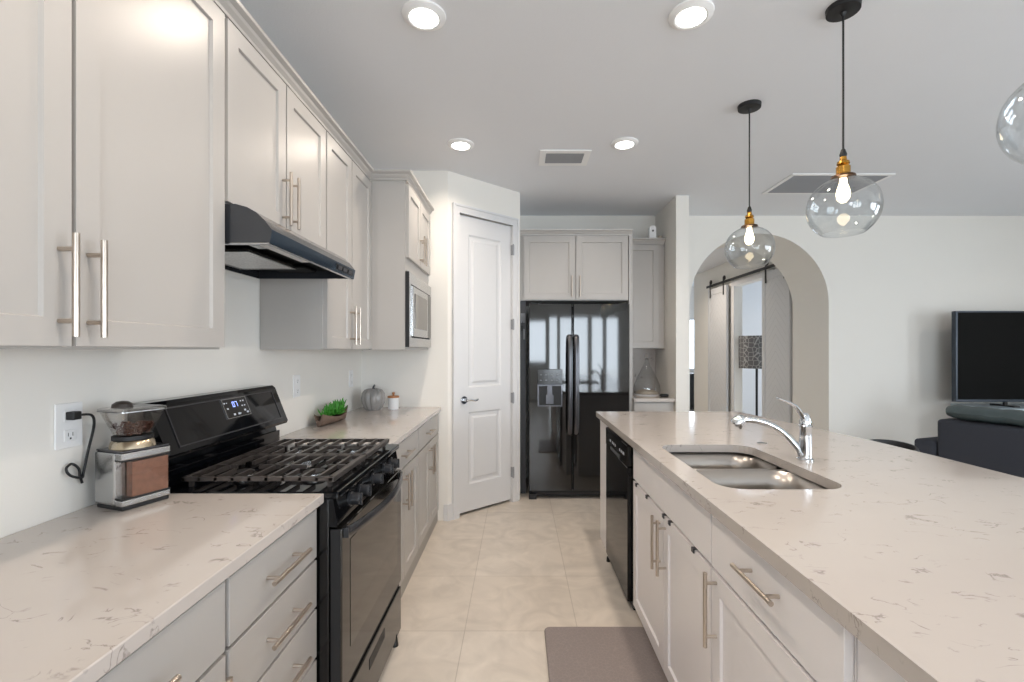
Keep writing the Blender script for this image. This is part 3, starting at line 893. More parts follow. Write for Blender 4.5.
# birdhouse and small ornament on the nook cabinet
r = thing('birdhouse', 'small white birdhouse on top of the nook wall cabinet', 'ornament', (1.345, 4.675, 2.4895))
bm = bmesh.new()
hp = [(-0.033, 0), (0.033, 0), (0.033, 0.09)] + [(0.033 * math.cos(t), 0.09 + 0.035 * math.sin(t)) for t in [PI * i / 10 for i in range(1, 10)]] + [(-0.033, 0.09)]
prism(bm, hp, -0.03, 0.03, fyy); obj('house', bm, 'ceramic', r, local=True)
bm = bmesh.new(); lathe(bm, [(0, -0.0325), (0.010, -0.0325), (0.010, -0.030), (0, -0.030)], (0, 0, 0.07), 16, 'y'); obj('entrance_hole', bm, 'darkgrey', r, local=True)
bm = bmesh.new(); lathe(bm, [(0, 0), (0.02, 0.0), (0.024, 0.012), (0.018, 0.026), (0, 0.03)], (1.425, 4.68, 2.4895), 20)
tag(obj('shell_ornament', bm, 'snow', None, True), 'tiny beige ornament right of the white birdhouse', 'ornament')

# ------------------------------------------------------------------ refrigerator
r = thing('refrigerator', 'tall black side-by-side refrigerator with dispenser in the left door', 'refrigerator', (0.56, 4.6, 0))
obj('cabinet', B(0.102, 1.020, 4.325, 4.95, 0.03, 1.775, bev=0.004), 'bglossm', r)
def fdoor(x0, x1):
    bm = bmesh.new(); fn2 = 8
    pts = [(x0, 4.318), (x0, 4.272)]
    for i in range(fn2 + 1):
        t = i / fn2; pts.append((x0 + 0.008 + (x1 - x0 - 0.016) * t, 4.262 - 0.006 * math.sin(PI * t)))
    pts += [(x1, 4.272), (x1, 4.318)]
    prism(bm, pts, 0.085, 1.79); return bm
ld = obj('door', fdoor(0.098, 0.4955), 'fridge', r, True)
rd = obj('door', fdoor(0.5045, 1.022), 'fridge', r, True)
for dd, xx in ((ld, 0.470), (rd, 0.530)):
    bm = bmesh.new()
    pts = [(xx, 4.262, 1.50), (xx, 4.225, 1.475), (xx, 4.205, 1.35), (xx, 4.198, 1.05), (xx, 4.205, 0.75), (xx, 4.225, 0.625), (xx, 4.262, 0.60)]
    tube(bm, smooth_path(pts, 6), 0.019, 10, flat=(1.25, 0.75))
    obj('handle', bm, 'blacksteel', dd, True)
bm = bmesh.new(); box(bm, 0.178, 0.405, 4.247, 4.262, 1.055, 1.195, bev=0.004); dsp = part_label(obj('dispenser_panel', bm, 'bglossm', ld), 'black touch panel of the dispenser')
for i in range(4):
    for j in range(2): obj('button', B(0.20 + i * 0.05, 0.215 + i * 0.05, 4.2455, 4.2472, 1.09 + j * 0.05, 1.098 + j * 0.05), 'darkicon', dsp)
bm = bmesh.new()
frame4(bm, 0.178, 0.405, 0.855, 1.055, 0.012, 0.012, -0.006, 0.010, lambda u, v, o: Vector((u, 4.255 - o, v)))
obj('dispenser_frame', bm, 'blacksteel', ld)
obj('dispenser_cavity', B(0.190, 0.393, 4.253, 4.258, 0.867, 1.055), 'bmatte', ld)
bm = bmesh.new(); box(bm, 0.250, 0.325, 4.238, 4.254, 0.875, 0.965, bev=0.004); box(bm, 0.262, 0.312, 4.236, 4.252, 0.960, 1.045, bev=0.004)
obj('dispenser_paddle', bm, 'blacksteel', ld)
obj('kick_grille', B(0.13, 1.0, 4.30, 4.33, 0.028, 0.075), 'bmatte', r)
for xx in (0.135, 0.985):
    obj('foot', B(xx - 0.035, xx + 0.035, 4.27, 4.36, 0.0, 0.05, bev=0.004), 'bmatte', r)
for xx in (0.15, 0.97): obj('hinge_cap', B(xx - 0.04, xx + 0.04, 4.27, 4.36, 1.79, 1.805, bev=0.003), 'bglossm', r)
# keys on the filler strip
r = thing('key_holder', 'grey plate with hanging keys left of the refrigerator top', 'key holder', (0.055, 4.45, 1.5))
obj('plate', B(0.026, 0.070, 4.441, 4.449, 1.63, 1.72, bev=0.001), 'grilledark', r)
bm = bmesh.new(); tube(bm, [(0.045, 4.44, 1.64), (0.045, 4.425, 1.63), (0.045, 4.425, 1.59)], 0.003, 8); box(bm, 0.028, 0.05, 4.42, 4.428, 1.55, 1.60, bev=0.001)
obj('hook', bm, 'bmatte', r)
bm = bmesh.new(); box(bm, 0.05, 0.068, 4.422, 4.427, 1.47, 1.57, bev=0.001); obj('key', bm, 'grilledark', r)

# ------------------------------------------------------------------ glass cloche in the nook
r = thing('glass_cloche', 'clear teardrop glass cloche with metal ring top in the nook', 'glass cloche', (1.31, 4.74, 0.9165))
bm = bmesh.new()
pr = [(0.125, 0.012), (0.135, 0.05), (0.128, 0.10), (0.100, 0.17), (0.064, 0.24), (0.034, 0.30), (0.020, 0.345), (0.016, 0.36)]
lathe(bm, pr + [(p[0] - 0.003, p[1]) for p in reversed(pr)], (0, 0, 0), 36, closed=True); obj('dome', bm, 'glass', r, True, local=True)
bm = bmesh.new(); lathe(bm, [(0, 0), (0.128, 0), (0.132, 0.010), (0, 0.011)], (0, 0, 0), 36); obj('base_plate', bm, 'ceramic', r, True, local=True)
bm = bmesh.new(); lathe(bm, [(0, 0.011), (0.115, 0.012), (0.10, 0.035), (0.05, 0.05), (0, 0.052)], (0, 0, 0), 28); obj('filling', bm, 'snow', r, True, local=True)
bm = bmesh.new(); lathe(bm, [(0.022, 0.358), (0.024, 0.362), (0.0, 0.370)], (0, 0, 0), 16)
tube(bm, [(0.024 * math.cos(t), 0, 0.395 + 0.026 * math.sin(t)) for t in [2 * PI * i / 20 for i in range(21)]], 0.0035, 8); obj('ring', bm, 'steel', r, True, local=True)
bm = bmesh.new(); box(bm, 1.375, 1.455, 4.49, 4.54, 0.9165, 0.945, bev=0.01)
tag(obj('dark_dish', bm, 'bmatte'), 'small black dish in front of the glass cloche', 'dish')

# ------------------------------------------------------------------ island
XI = 0.60 + DTH
fi = F_nx((XI, 0, 0))
YE = 3.43
# slab outline with sink cut-out
def rrect(x0, x1, y0, y1, r_, n=6):
    pts = []
    for cx, cy, a0 in ((x1 - r_, y1 - r_, 0), (x0 + r_, y1 - r_, PI / 2), (x0 + r_, y0 + r_, PI), (x1 - r_, y0 + r_, 1.5 * PI)):
        for i in range(n + 1):
            t = a0 + PI / 2 * i / n; pts.append((cx + r_ * math.cos(t), cy + r_ * math.sin(t)))
    return pts
SX0, SX1, SY0, SY1 = 0.672, 1.10, 1.525, 2.245
def poly_with_hole(bm, outer_, hole, z0, z1):
    loops = []
    for z in (z0, z1):
        a = [bm.verts.new((p[0], p[1], z)) for p in outer_]; b = [bm.verts.new((p[0], p[1], z)) for p in hole]
        ea = [bm.edges.new((a[i], a[(i + 1) % len(a)])) for i in range(len(a))]
        eb = [bm.edges.new((b[i], b[(i + 1) % len(b)])) for i in range(len(b))]
        bmesh.ops.triangle_fill(bm, edges=ea + eb, use_beauty=True)
        loops.append((a, b))
    for q in (0, 1):
        A, Bv = loops[0][q], loops[1][q]; n = len(A)
        for i in range(n):
            j = (i + 1) % n; bm.faces.new([A[i], A[j], Bv[j], Bv[i]])
bm = bmesh.new()
OUT = [(0.578, -0.2), (1.80, -0.2), (1.80, 1.3), (1.80, 2.0), (1.785, 2.33), (1.745, 2.66), (1.70, 2.98), (1.64, 3.36), (1.615, 3.455), (0.578, 3.455)]
poly_with_hole(bm, OUT, rrect(SX0, SX1, SY0, SY1, 0.085), 0.878, 0.914)
isl = tag(obj('island_worktop', bm, 'quartz'), 'large pale veined quartz island worktop with the double sink cut-out', 'worktop')
# sink
r = thing('sink', 'undermount double-bowl stainless steel sink set in the island', 'sink', (0.877, 1.885, 0.70))
def bowl(x0, x1, y0, y1, name):
    bm = bmesh.new(); rr = 0.085
    lv = [(0.0, 0.8775, rr), (0.004, 0.80, rr), (0.010, 0.735, rr - 0.01), (0.035, 0.700, rr - 0.03)]
    rings = []
    for ins_, z, rad in lv:
        rings.append([bm.verts.new((p[0], p[1], z)) for p in rrect(x0 + ins_, x1 - ins_, y0 + ins_, y1 - ins_, rad)])
    n = len(rings[0])
    for A, Bq in zip(rings, rings[1:]):
        for i in range(n):
            j = (i + 1) % n; bm.faces.new([A[i], A[j], Bq[j], Bq[i]])
    bm.faces.new(rings[-1])
    o = obj(name, bm, 'sinksteel', r, True)
    md = o.modifiers.new('thick', 'SOLIDIFY'); md.thickness = 0.0015
    bm = bmesh.new(); lathe(bm, [(0, 0.701), (0.04, 0.701), (0.043, 0.704), (0.03, 0.705), (0.025, 0.702), (0, 0.702)], ((x0 + x1) / 2 + 0.05, (y0 + y1) / 2, 0.0015), 24)
    obj('drain', bm, 'chrome', o, True)
bowl(SX0 - 0.012, SX1 + 0.008, SY0 - 0.008, 1.909, 'near_bowl'); bowl(SX0 - 0.012, SX1 + 0.008, 1.931, SY1 + 0.008, 'far_bowl')
bm = bmesh.new(); box(bm, SX0 - 0.01, SX1 + 0.005, 1.9095, 1.9305, 0.84, 0.8765, bev=0.004); obj('divider', bm, 'sinksteel', r)
# faucet
r = thing('faucet', 'polished chrome single-lever faucet with low arched pull-out spout', 'faucet', (1.19, 1.93, 0.914))
bm = bmesh.new()
lathe(bm, [(0, 0), (0.030, 0), (0.030, 0.006), (0.0245, 0.012), (0.0235, 0.10), (0.0245, 0.135), (0.026, 0.138), (0.026, 0.143), (0.022, 0.147), (0.022, 0.16), (0.016, 0.185), (0.006, 0.196), (0, 0.197)], (0, 0, 0), 28)
bd = obj('body', bm, 'chrome', r, True, local=True)
bm = bmesh.new()
sp = smooth_path([(-0.012, 0, 0.02), (-0.022, 0.01, 0.045), (-0.062, 0.03, 0.098), (-0.105, 0.045, 0.132), (-0.155, 0.06, 0.152), (-0.20, 0.07, 0.158), (-0.22, 0.075, 0.154)], 6)
n_ = len(sp); tube(bm, sp, [0.020 - 0.008 * min(1, i / (n_ * 0.35)) + 0.002 * (i / n_) for i in range(n_)], 14); obj('spout', bm, 'chrome', r, True, local=True)
bm = bmesh.new(); sp = smooth_path([(-0.212, 0.072, 0.155), (-0.232, 0.08, 0.150), (-0.250, 0.086, 0.130)], 5); tube(bm, sp, [0.014, 0.018, 0.022, 0.025, 0.027, 0.028, 0.029, 0.029, 0.029, 0.028, 0.025], 16)
obj('spray_head', bm, 'chrome', r, True, local=True)
bm = bmesh.new(); sp = smooth_path([(0.0, 0, 0.155), (-0.02, 0.0, 0.195), (-0.045, 0.0, 0.225), (-0.080, 0.0, 0.243), (-0.118, 0, 0.258)], 6); n_ = len(sp)
tube(bm, sp, [0.014 - 0.010 * i / (n_ - 1) for i in range(n_)], 12, flat=(1.25, 0.8)); obj('lever', bm, 'chrome', r, True, local=True)
bm = bmesh.new(); lathe(bm, [(0, 0), (0.022, 0), (0.023, 0.004), (0.012, 0.006), (0, 0.006)], (1.19, 2.27, 0.9142), 24)
tag(obj('air_gap_cap', bm, 'chrome', None, True), 'small round chrome hole cap on the island beyond the sink', 'cap')

# island cabinets
def base_island(u0, u1, label, name='island_cabinet'):
    r_ = thing(name, label, 'cabinet', (XI, (u0 + u1) / 2, 0))
    return r_
def ic_body(r_, u0, u1, hollow=False):
    obj('body', B(u0 + 0.0005, u1 - 0.0005, 0.04, 0.877 if not hollow else 0.66, -0.60, -0.0005, f=fi, bev=0.001), 'islandcab', r_)
    if hollow: obj('face_frame', B(u0 + 0.0005, u1 - 0.0005, 0.661, 0.877, -0.02, -0.0005, f=fi), 'islandcab', r_)
    obj('toe_kick', B(u0 + 0.0005, u1 - 0.0005, 0.0, 0.04, -0.60, -0.012, f=fi), 'cabin', r_)
s0, s1, sm = 1.449, 2.43, 1.925
r = base_island(s0, s1, 'pale sink cabinet with wide false drawer front and two shaker doors'); ic_body(r, s0, s1, True)
front(r, fi, s0 + 0.003, s1 - 0.003, 0.703, 0.868, 'slab', 'islandcab', name='false_front')
front(r, fi, s0 + 0.003, sm - 0.002, 0.046, 0.690, 'sh', 'islandcab', (sm - 0.033, 0.565, True), L=0.225)
front(r, fi, sm + 0.002, s1 - 0.003, 0.046, 0.690, 'sh', 'islandcab', (sm + 0.040, 0.560, True), L=0.225)
r = base_island(0.855, 1.447, 'pale island cabinet with handled drawer over a shaker door, nearest the viewer'); ic_body(r, 0.855, 1.447)
front(r, fi, 0.858, 1.444, 0.703, 0.868, 'slab', 'islandcab', (1.135, 0.803, False), L=0.19)
front(r, fi, 0.858, 1.444, 0.046, 0.690, 'sh', 'islandcab', (1.408, 0.585, True), L=0.225)
r = base_island(-0.1, 0.853, 'plain pale blank panel cabinet at the near end of the island', 'island_end_cabinet')
ic_body(r, -0.1, 0.853)
obj('blank_panel', B(-0.098, 0.838, 0.046, 0.868, 0.0, 0.006, f=fi), 'islandcab', r)
# island end panel / back
r = thing('island_carcass', 'pale boxed end and back of the island, beyond the dishwasher', 'cabinet', (0.95, 3.26, 0))
obj('end_panel', B(0.6035, 1.30, 3.10, 3.42, 0.0, 0.877), 'islandcab', r)
obj('back_panel', B(1.302, 1.34, -0.1, 3.42, 0.0, 0.877), 'islandcab', r)
# door hooks
hk = None
for i, (u, wd) in enumerate(((2.355, 0.010), (2.165, 0.012), (1.915, 0.012), (1.838, 0.012), (1.59, 0.016))):
    if hk is None:
        hk = thing('door_hook', '', 'hook', (0.60, u, 0.70), group='over-door hooks on the sink cabinet')
        bm = bmesh.new()
        box(bm, -0.006, 0.012, -0.010, 0.010, -0.0075, -0.005); box(bm, -0.006, -0.0015, -0.010, 0.010, -0.020, -0.005)
        obj('clip', bm, 'darkgrey', hk, local=True)
        o = hk
    else: o = copy_tree(hk, (0.60, u, 0.70))
    o['label'] = ['dark metal over-door hook nearest the dishwasher', 'dark metal over-door hook, second from the dishwasher', 'dark metal over-door hook right beside the sink doors seam, third from the dishwasher',
                  'dark metal over-door hook, fourth from the dishwasher', 'dark metal over-door hook nearest the drawer cabinet'][i]

# dishwasher
r = thing('dishwasher', 'black built-in dishwasher at the far end of the island', 'dishwasher', (0.62, 2.75, 0))
obj('tub', B(2.436, 3.06, 0.03, 0.872, -0.57, -0.001, f=fi), 'bmatte', r)
bm = bmesh.new(); box(bm, 2.452, 3.05, 0.045, 0.750, 0.0, 0.044, bev=0.004, f=fi); dd = obj('door', bm, 'bgloss', r)
bm = bmesh.new(); box(bm, 2.452, 3.05, 0.753, 0.868, 0.0, 0.046, bev=0.006, f=fi); cp = obj('control_panel', bm, 'bgloss', r)
for (a, b) in ((2.52, 2.56), (2.58, 2.60), (2.62, 2.64), (2.74, 2.76), (2.78, 2.80), (2.82, 2.84), (2.88, 2.91)):
    bm = bmesh.new(); box(bm, a, b, 0.800, 0.815, 0.046, 0.0465, f=fi); obj('button', bm, 'icons', cp)
bm = bmesh.new(); box(bm, 2.62, 2.88, 0.757, 0.777, 0.046, 0.050, f=fi, bev=0.002); obj('pocket_handle', bm, 'darkgrey', cp)
obj('side_trim', B(2.437, 2.4505, 0.03, 0.872, 0.0, 0.014, f=fi), 'bmatte', r)
obj('kick_plate', B(2.452, 3.05, 0.0, 0.04, -0.05, 0.012, f=fi), 'bmatte', r)
for yy in (2.56, 3.02):
    bm = bmesh.new(); lathe(bm, [(0, 0), (0.012, 0), (0.010, 0.03), (0, 0.03)], (0.585 if yy > 3 else 0.66, yy, 0), 12); obj('foot', bm, 'bmatte', r)

# ------------------------------------------------------------------ floor mat
bm = bmesh.new(); prism(bm, rrect(0.128, 0.628, 1.45, 2.288, 0.030), 0.0005, 0.014)
o = tag(obj('floor_mat', bm, 'mat'), 'grey cushioned kitchen mat with rounded corners before the sink cabinet', 'mat')
md = o.modifiers.new('bevel', 'BEVEL'); md.width = 0.006; md.segments = 2; md.limit_method = 'ANGLE'

# ------------------------------------------------------------------ coffee grinder
r = thing('coffee_grinder', 'brushed steel coffee grinder with clear bean hopper on the left worktop', 'coffee grinder', (-1.112, 1.306, 0.9145), math.radians(70))
# local: x along the front face (length .137), y back along the side (left face .12)
Wd, Dp = 0.135, 0.122
bm = bmesh.new(); box(bm, 0.004, Wd - 0.004, 0.004, Dp - 0.004, 0.0, 0.012, bev=0.003); obj('feet', bm, 'bmatte', r, local=True)
bm = bmesh.new(); box(bm, 0.0, Wd, 0.032, Dp, 0.012, 0.163, bev=0.006); obj('motor_housing', bm, 'steel', r, local=True)
for za, zb, nm in ((0.012, 0.030, 'lower_trim'), (0.142, 0.163, 'upper_trim')):
    bm = bmesh.new(); box(bm, 0.001, Wd - 0.001, 0.0, 0.0315, za, zb, bev=0.004); obj(nm, bm, 'steel', r, local=True)
bm = bmesh.new(); box(bm, 0.004, Wd - 0.004, 0.002, 0.031, 0.0305, 0.1415, bev=0.003); part_label(obj('grounds_chamber', bm, 'hopper', r, local=True), 'clear chamber full of brown ground coffee')
bm = bmesh.new(); box(bm, 0.03, Wd - 0.007, 0.004, 0.029, 0.033, 0.135); obj('ground_coffee', bm, 'grounds', r, local=True)
for za, zb in ((0.0302, 0.0345), (0.1385, 0.1418)):
    bm = bmesh.new(); box(bm, 0.002, Wd - 0.002, 0.001, 0.0312, za, zb); obj('gasket', bm, 'bmatte', r, local=True)
bm = bmesh.new(); box(bm, 0.003, Wd - 0.003, 0.003, Dp - 0.003, 0.1632, 0.169, bev=0.002); obj('top_plate', bm, 'blacksteel', r, local=True)
cx, cy = Wd / 2, Dp / 2 + 0.004
bm = bmesh.new(); lathe(bm, [(0, 0.169), (0.056, 0.169), (0.052, 0.186), (0.046, 0.192), (0, 0.192)], (cx, cy, 0), 32); part_label(obj('collar', bm, mat('warm_steel', srgb(205, 190, 165), 0.25, 1.0), r, True, local=True), 'warm metallic adjusting collar')
bm = bmesh.new(); lathe(bm, [(0, 0.192), (0.050, 0.192), (0.050, 0.203), (0, 0.203)], (cx, cy, 0), 32); obj('grind_ring', bm, 'bmatte', r, True, local=True)
# hopper: squared funnel
def funnel(bm, spec, ccx, ccy):
    rings = []
    for hw, hd, rad, z in spec: rings.append([bm.verts.new((p[0], p[1], z)) for p in rrect(ccx - hw, ccx + hw, ccy - hd, ccy + hd, rad)])
    n = len(rings[0])
    for A, Bq in zip(rings, rings[1:]):
        for i in range(n):
            j = (i + 1) % n; bm.faces.new([A[i], A[j], Bq[j], Bq[i]])
    return rings
bm = bmesh.new()
so = [(0.042, 0.042, 0.035, 0.203), (0.046, 0.045, 0.030, 0.222), (0.058, 0.054, 0.02, 0.262), (0.062, 0.058, 0.018, 0.278)]
si = [(a - 0.002, b - 0.002, c, z) for a, b, c, z in reversed(so)]
rg = funnel(bm, so + si, cx, cy); obj('hopper', bm, 'hopper', r, True, local=True)
bm = bmesh.new(); rg = funnel(bm, [(0.065, 0.061, 0.018, 0.2785), (0.065, 0.061, 0.018, 0.284), (0.058, 0.054, 0.016, 0.287)], cx, cy); bm.faces.new(rg[0]); bm.faces.new(rg[-1])
obj('lid', bm, 'hopper', r, local=True)
bm = bmesh.new(); rg = funnel(bm, [(0.0655, 0.0615, 0.018, 0.276), (0.0655, 0.0615, 0.018, 0.2785), (0.061, 0.057, 0.016, 0.2785), (0.061, 0.057, 0.016, 0.276), (0.0655, 0.0615, 0.018, 0.276)], cx, cy); obj('lid_rim', bm, 'steel', r, local=True)
bm = bmesh.new(); lathe(bm, [(0, 0.287), (0.026, 0.287), (0.024, 0.297), (0.014, 0.304), (0, 0.306)], (cx - 0.022, cy + 0.01, 0), 24); part_label(obj('lid_knob', bm, mat('dark_brown_knob', srgb(52, 42, 36), 0.3), r, True, local=True), 'dark brown lid knob')
bm = bmesh.new()
rnd = random.Random(3)
for i in range(210):
    a = rnd.random() * 2 * PI; z = 0.2055 + rnd.random() * 0.034; q = math.sqrt(rnd.random()) * (0.035 + (z - 0.205) * 0.45)
    c0 = Vector((cx + q * math.cos(a), cy + q * math.sin(a), z)); mtx = Matrix.Translation(c0) @ Matrix.Rotation(rnd.random() * 6, 4, Vector((rnd.random(), rnd.random(), rnd.random() + 0.1)).normalized()) @ Matrix.Diagonal((0.0056, 0.0038, 0.003, 1))
    bmesh.ops.create_icosphere(bm, subdivisions=1, radius=1, matrix=mtx)
o = obj('coffee_beans', bm, 'beans', r, True, local=True); o['kind'] = 'stuff'
# outlets
def outlet(y, z, label, w_=0.08, h_=0.125, cat='outlet', name='wall_outlet'):
    r_ = thing(name, label, cat, (XL, y, z))
    fo_ = F_px((XL, y, z))
    obj('cover_plate', B(-w_ / 2, w_ / 2, -h_ / 2, h_ / 2, 0.0005, 0.006, bev=0.002, f=fo_), 'plate', r_)
    for s in (-1, 1):
        bm_ = bmesh.new(); box(bm_, -0.017, 0.017, s * 0.028 - 0.016, s * 0.028 + 0.016, 0.006, 0.0085, bev=0.002, f=fo_)
        so_ = obj('socket', bm_, 'plate', r_)
        bm_ = bmesh.new()
        for d_ in (-0.007, 0.006): box(bm_, d_, d_ + 0.002, s * 0.028 - 0.002, s * 0.028 + 0.008, 0.0084, 0.0088, f=fo_)
        box(bm_, -0.002, 0.003, s * 0.028 - 0.011, s * 0.028 - 0.006, 0.0084, 0.0088, f=fo_)
        obj('slots', bm_, 'darkgrey', so_)
    return r_
outlet(1.300, 1.160, 'white wall outlet behind the coffee grinder with a black plug in it')
outlet(2.64, 1.166, 'white wall outlet beside the right end of the range backguard')
outlet(3.50, 1.155, 'white wall outlet above the far worktop, beside the grey pumpkin')
# power cord
r = thing('power_cord', 'black power cord looping from the wall outlet to the coffee grinder', 'cord', (XL, 1.33, 1.15))
bm = bmesh.new(); box(bm, XL + 0.009, XL + 0.032, 1.284, 1.310, 1.176, 1.199, bev=0.003); obj('plug', bm, 'bmatte', r)
bm = bmesh.new()
tube(bm, smooth_path([(XL + 0.028, 1.308, 1.188), (XL + 0.036, 1.335, 1.183), (XL + 0.032, 1.346, 1.150), (XL + 0.018, 1.343, 1.08), (XL + 0.014, 1.333, 1.02), (XL + 0.020, 1.320, 1.008), (XL + 0.016, 1.292, 1.022), (XL + 0.012, 1.284, 1.042),
                      (XL + 0.012, 1.300, 1.052), (XL + 0.014, 1.318, 1.035), (XL + 0.012, 1.325, 1.010), (XL + 0.010, 1.333, 0.99)], 6), 0.0034, 8)
obj('cable', bm, 'bmatte', r, True)

# ------------------------------------------------------------------ succulent planter, pumpkin, jar
r = thing('succulent_planter', 'green succulents in a driftwood trough on the far worktop', 'plant', (-1.165, 2.92, 0.914), math.radians(84))
bm = bmesh.new()
N, K = 14, 10; rings = []
for i in range(N + 1):
    t = i / N; x = -0.16 + 0.32 * t; wq = 0.052 * (math.sin(PI * (0.10 + 0.80 * t)) ** 0.6); zc = 0.045 + 0.03 * (2 * t - 1) ** 2 + (0.02 if t > 0.8 else 0)
    ring = []
    for k in range(K + 1):
        a = PI + PI * k / K; ring.append(bm.verts.new((x + 0.006 * math.sin(9 * t + k), wq * math.cos(a), max(0.0, zc + (zc * 1.0) * math.sin(a)))))
    for k in range(K + 1):
        a = 2 * PI - PI * k / K; ring.append(bm.verts.new((x, wq * 0.75 * math.cos(a), zc - 0.004 + zc * 0.5 * math.sin(a))))
    rings.append(ring)
for A, Bq in zip(rings, rings[1:]):
    n = len(A)
    for i in range(n): bm.faces.new([A[i], A[(i + 1) % n], Bq[(i + 1) % n], Bq[i]])
bm.faces.new(rings[0]); bm.faces.new(list(reversed(rings[-1])))
obj('trough', bm, 'driftwood', r, True, local=True)
rnd = random.Random(5)
for (px, s) in ((-0.085, 0.75), (-0.045, 0.9), (-0.005, 1.0), (0.035, 1.15), (0.075, 1.3), (0.11, 1.2)):
    bm = bmesh.new()
    for i in range(26):
        a = rnd.random() * 2 * PI; el = rnd.uniform(0.15, 1.45); Lh = s * rnd.uniform(0.045, 0.082)
        d = Vector((math.cos(a) * math.cos(el), math.sin(a) * math.cos(el) * 0.8, math.sin(el))); b0 = Vector((px, 0, 0.048))
        p0 = b0 + Vector((rnd.uniform(-0.012, 0.012), rnd.uniform(-0.014, 0.014), 0))
        tube(bm, [p0, p0 + d * Lh * 0.4, p0 + d * Lh * 0.8 + Vector((0, 0, 0.004)), p0 + d * Lh + Vector((0, 0, 0.008))], [0.003, 0.0062 * s, 0.0048 * s, 0.0008], 6, flat=(1.3, 0.6))
    obj('succulent', bm, 'leaf', r, True, local=True)

r = thing('pumpkin_ornament', 'grey glazed ribbed pumpkin ornament in the worktop corner', 'ornament', (-1.105, 3.56, 0.914))
bm = bmesh.new(); NN = 72; R_ = []
prof = [(0.0, 0.012), (0.035, 0.004), (0.055, 0.0), (0.072, 0.02), (0.088, 0.055), (0.093, 0.09), (0.088, 0.125), (0.068, 0.152), (0.038, 0.162), (0.015, 0.152), (0.0, 0.148)]
for r0, z in prof:
    if r0 == 0: R_.append([bm.verts.new((0, 0, z))]); continue
    R_.append([bm.verts.new((r0 * (0.86 + 0.14 * abs(math.cos(5 * t))) * math.cos(t), r0 * (0.86 + 0.14 * abs(math.cos(5 * t))) * math.sin(t), z)) for t in [2 * PI * i / NN for i in range(NN)]])
for A, Bq in zip(R_, R_[1:]):
    for i in range(NN):
        j = (i + 1) % NN
        if len(A) == 1: bm.faces.new([A[0], Bq[i], Bq[j]])
        elif len(Bq) == 1: bm.faces.new([A[i], Bq[0], A[j]])
        else: bm.faces.new([A[i], Bq[i], Bq[j], A[j]])
obj('pumpkin_body', bm, 'pumpkin', r, True, local=True)
bm = bmesh.new(); tube(bm, smooth_path([(0, 0, 0.148), (0.0, 0, 0.17), (0.006, 0.0, 0.183), (0.012, 0, 0.188)], 4), [0.010] * 4 + [0.007] * 5 + [0.006] * 4, 10); obj('stem', bm, 'darkgrey', r, True, local=True)

r = thing('canister', 'small white ceramic canister with wooden lid beside the grey pumpkin', 'canister', (-0.965, 3.61, 0.914))
bm = bmesh.new(); lathe(bm, [(0, 0), (0.038, 0), (0.040, 0.004), (0.040, 0.085), (0.037, 0.088), (0, 0.088)], (0, 0, 0), 32); obj('jar', bm, 'ceramic', r, True, local=True)
bm = bmesh.new(); lathe(bm, [(0, 0.088), (0.044, 0.088), (0.045, 0.096), (0.042, 0.101), (0, 0.102)], (0, 0, 0), 32); ld_ = part_label(obj('lid', bm, 'wood', r, True, local=True), 'brown wooden lid')
bm = bmesh.new(); lathe(bm, [(0, 0.102), (0.008, 0.102), (0.007, 0.112), (0.012, 0.120), (0.010, 0.128), (0, 0.130)], (0, 0, 0), 16); obj('knob', bm, 'wood', ld_, True, local=True)

# ------------------------------------------------------------------ ceiling fixtures
def spot(parent_loc, power):
    d = bpy.data.lights.new('downlight_lamp', 'AREA'); d.shape = 'DISK'; d.size = 0.11; d.energy = power; d.color = (1.0, 0.86, 0.72); d.spread = math.radians(150)
    o = bpy.data.objects.new('downlight_lamp', d); C.objects.link(o); return o
dl = None
pos = [((-0.404, 2.003), 'round recessed ceiling light, top left of the photo nearest the wall cabinets'),
       ((0.741, 1.997), 'round recessed ceiling light, top right of centre nearest the pendants'),
       ((-0.400, 3.257), 'round recessed ceiling light in front of the pantry wall'),
       ((0.741, 3.240), 'round recessed ceiling light between air vent and far pendant'),
       ((-0.404, 0.75), 'round recessed ceiling light over the near end of the left worktop'),
       ((0.741, 0.75), 'round recessed ceiling light over the near end of the aisle'),
       ((5.0, 3.4), 'round recessed ceiling light over the living area'),
       ((2.6, 7.6), 'added unseen ceiling light brightening the hall beyond the arch'),  # added out of view to lift the hall walls, no known fixture
       ((5.0, 7.4), 'added unseen ceiling light brightening the den behind the barn doors')]  # added fill for the lamp room, fixture is invented
PWR = [6.8, 6.8, 7.5, 8, 7.2, 7.2, 5, 16, 6]
for ((x, y), lb), pw_ in zip(pos, PWR):
    if dl is None:
        dl = thing('recessed_light', lb, 'ceiling light', (x, y, CEIL), group='round recessed ceiling lights')
        bm = bmesh.new(); lathe(bm, [(0.062, -0.0005), (0.094, -0.0005), (0.092, -0.008), (0.070, -0.018), (0.062, -0.016)], (0, 0, 0), 40, closed=True); obj('rim', bm, 'white', dl, True, local=True)
        bm = bmesh.new(); lathe(bm, [(0, -0.004), (0.062, -0.004), (0.062, -0.013), (0, -0.015)], (0, 0, 0), 40); part_label(obj('lens', bm, 'down', dl, True, local=True), 'glowing white lens')
    else: copy_tree(dl, (x, y, CEIL), lb)
    s = spot(None, pw_); s.location = (x, y, CEIL - 0.022)

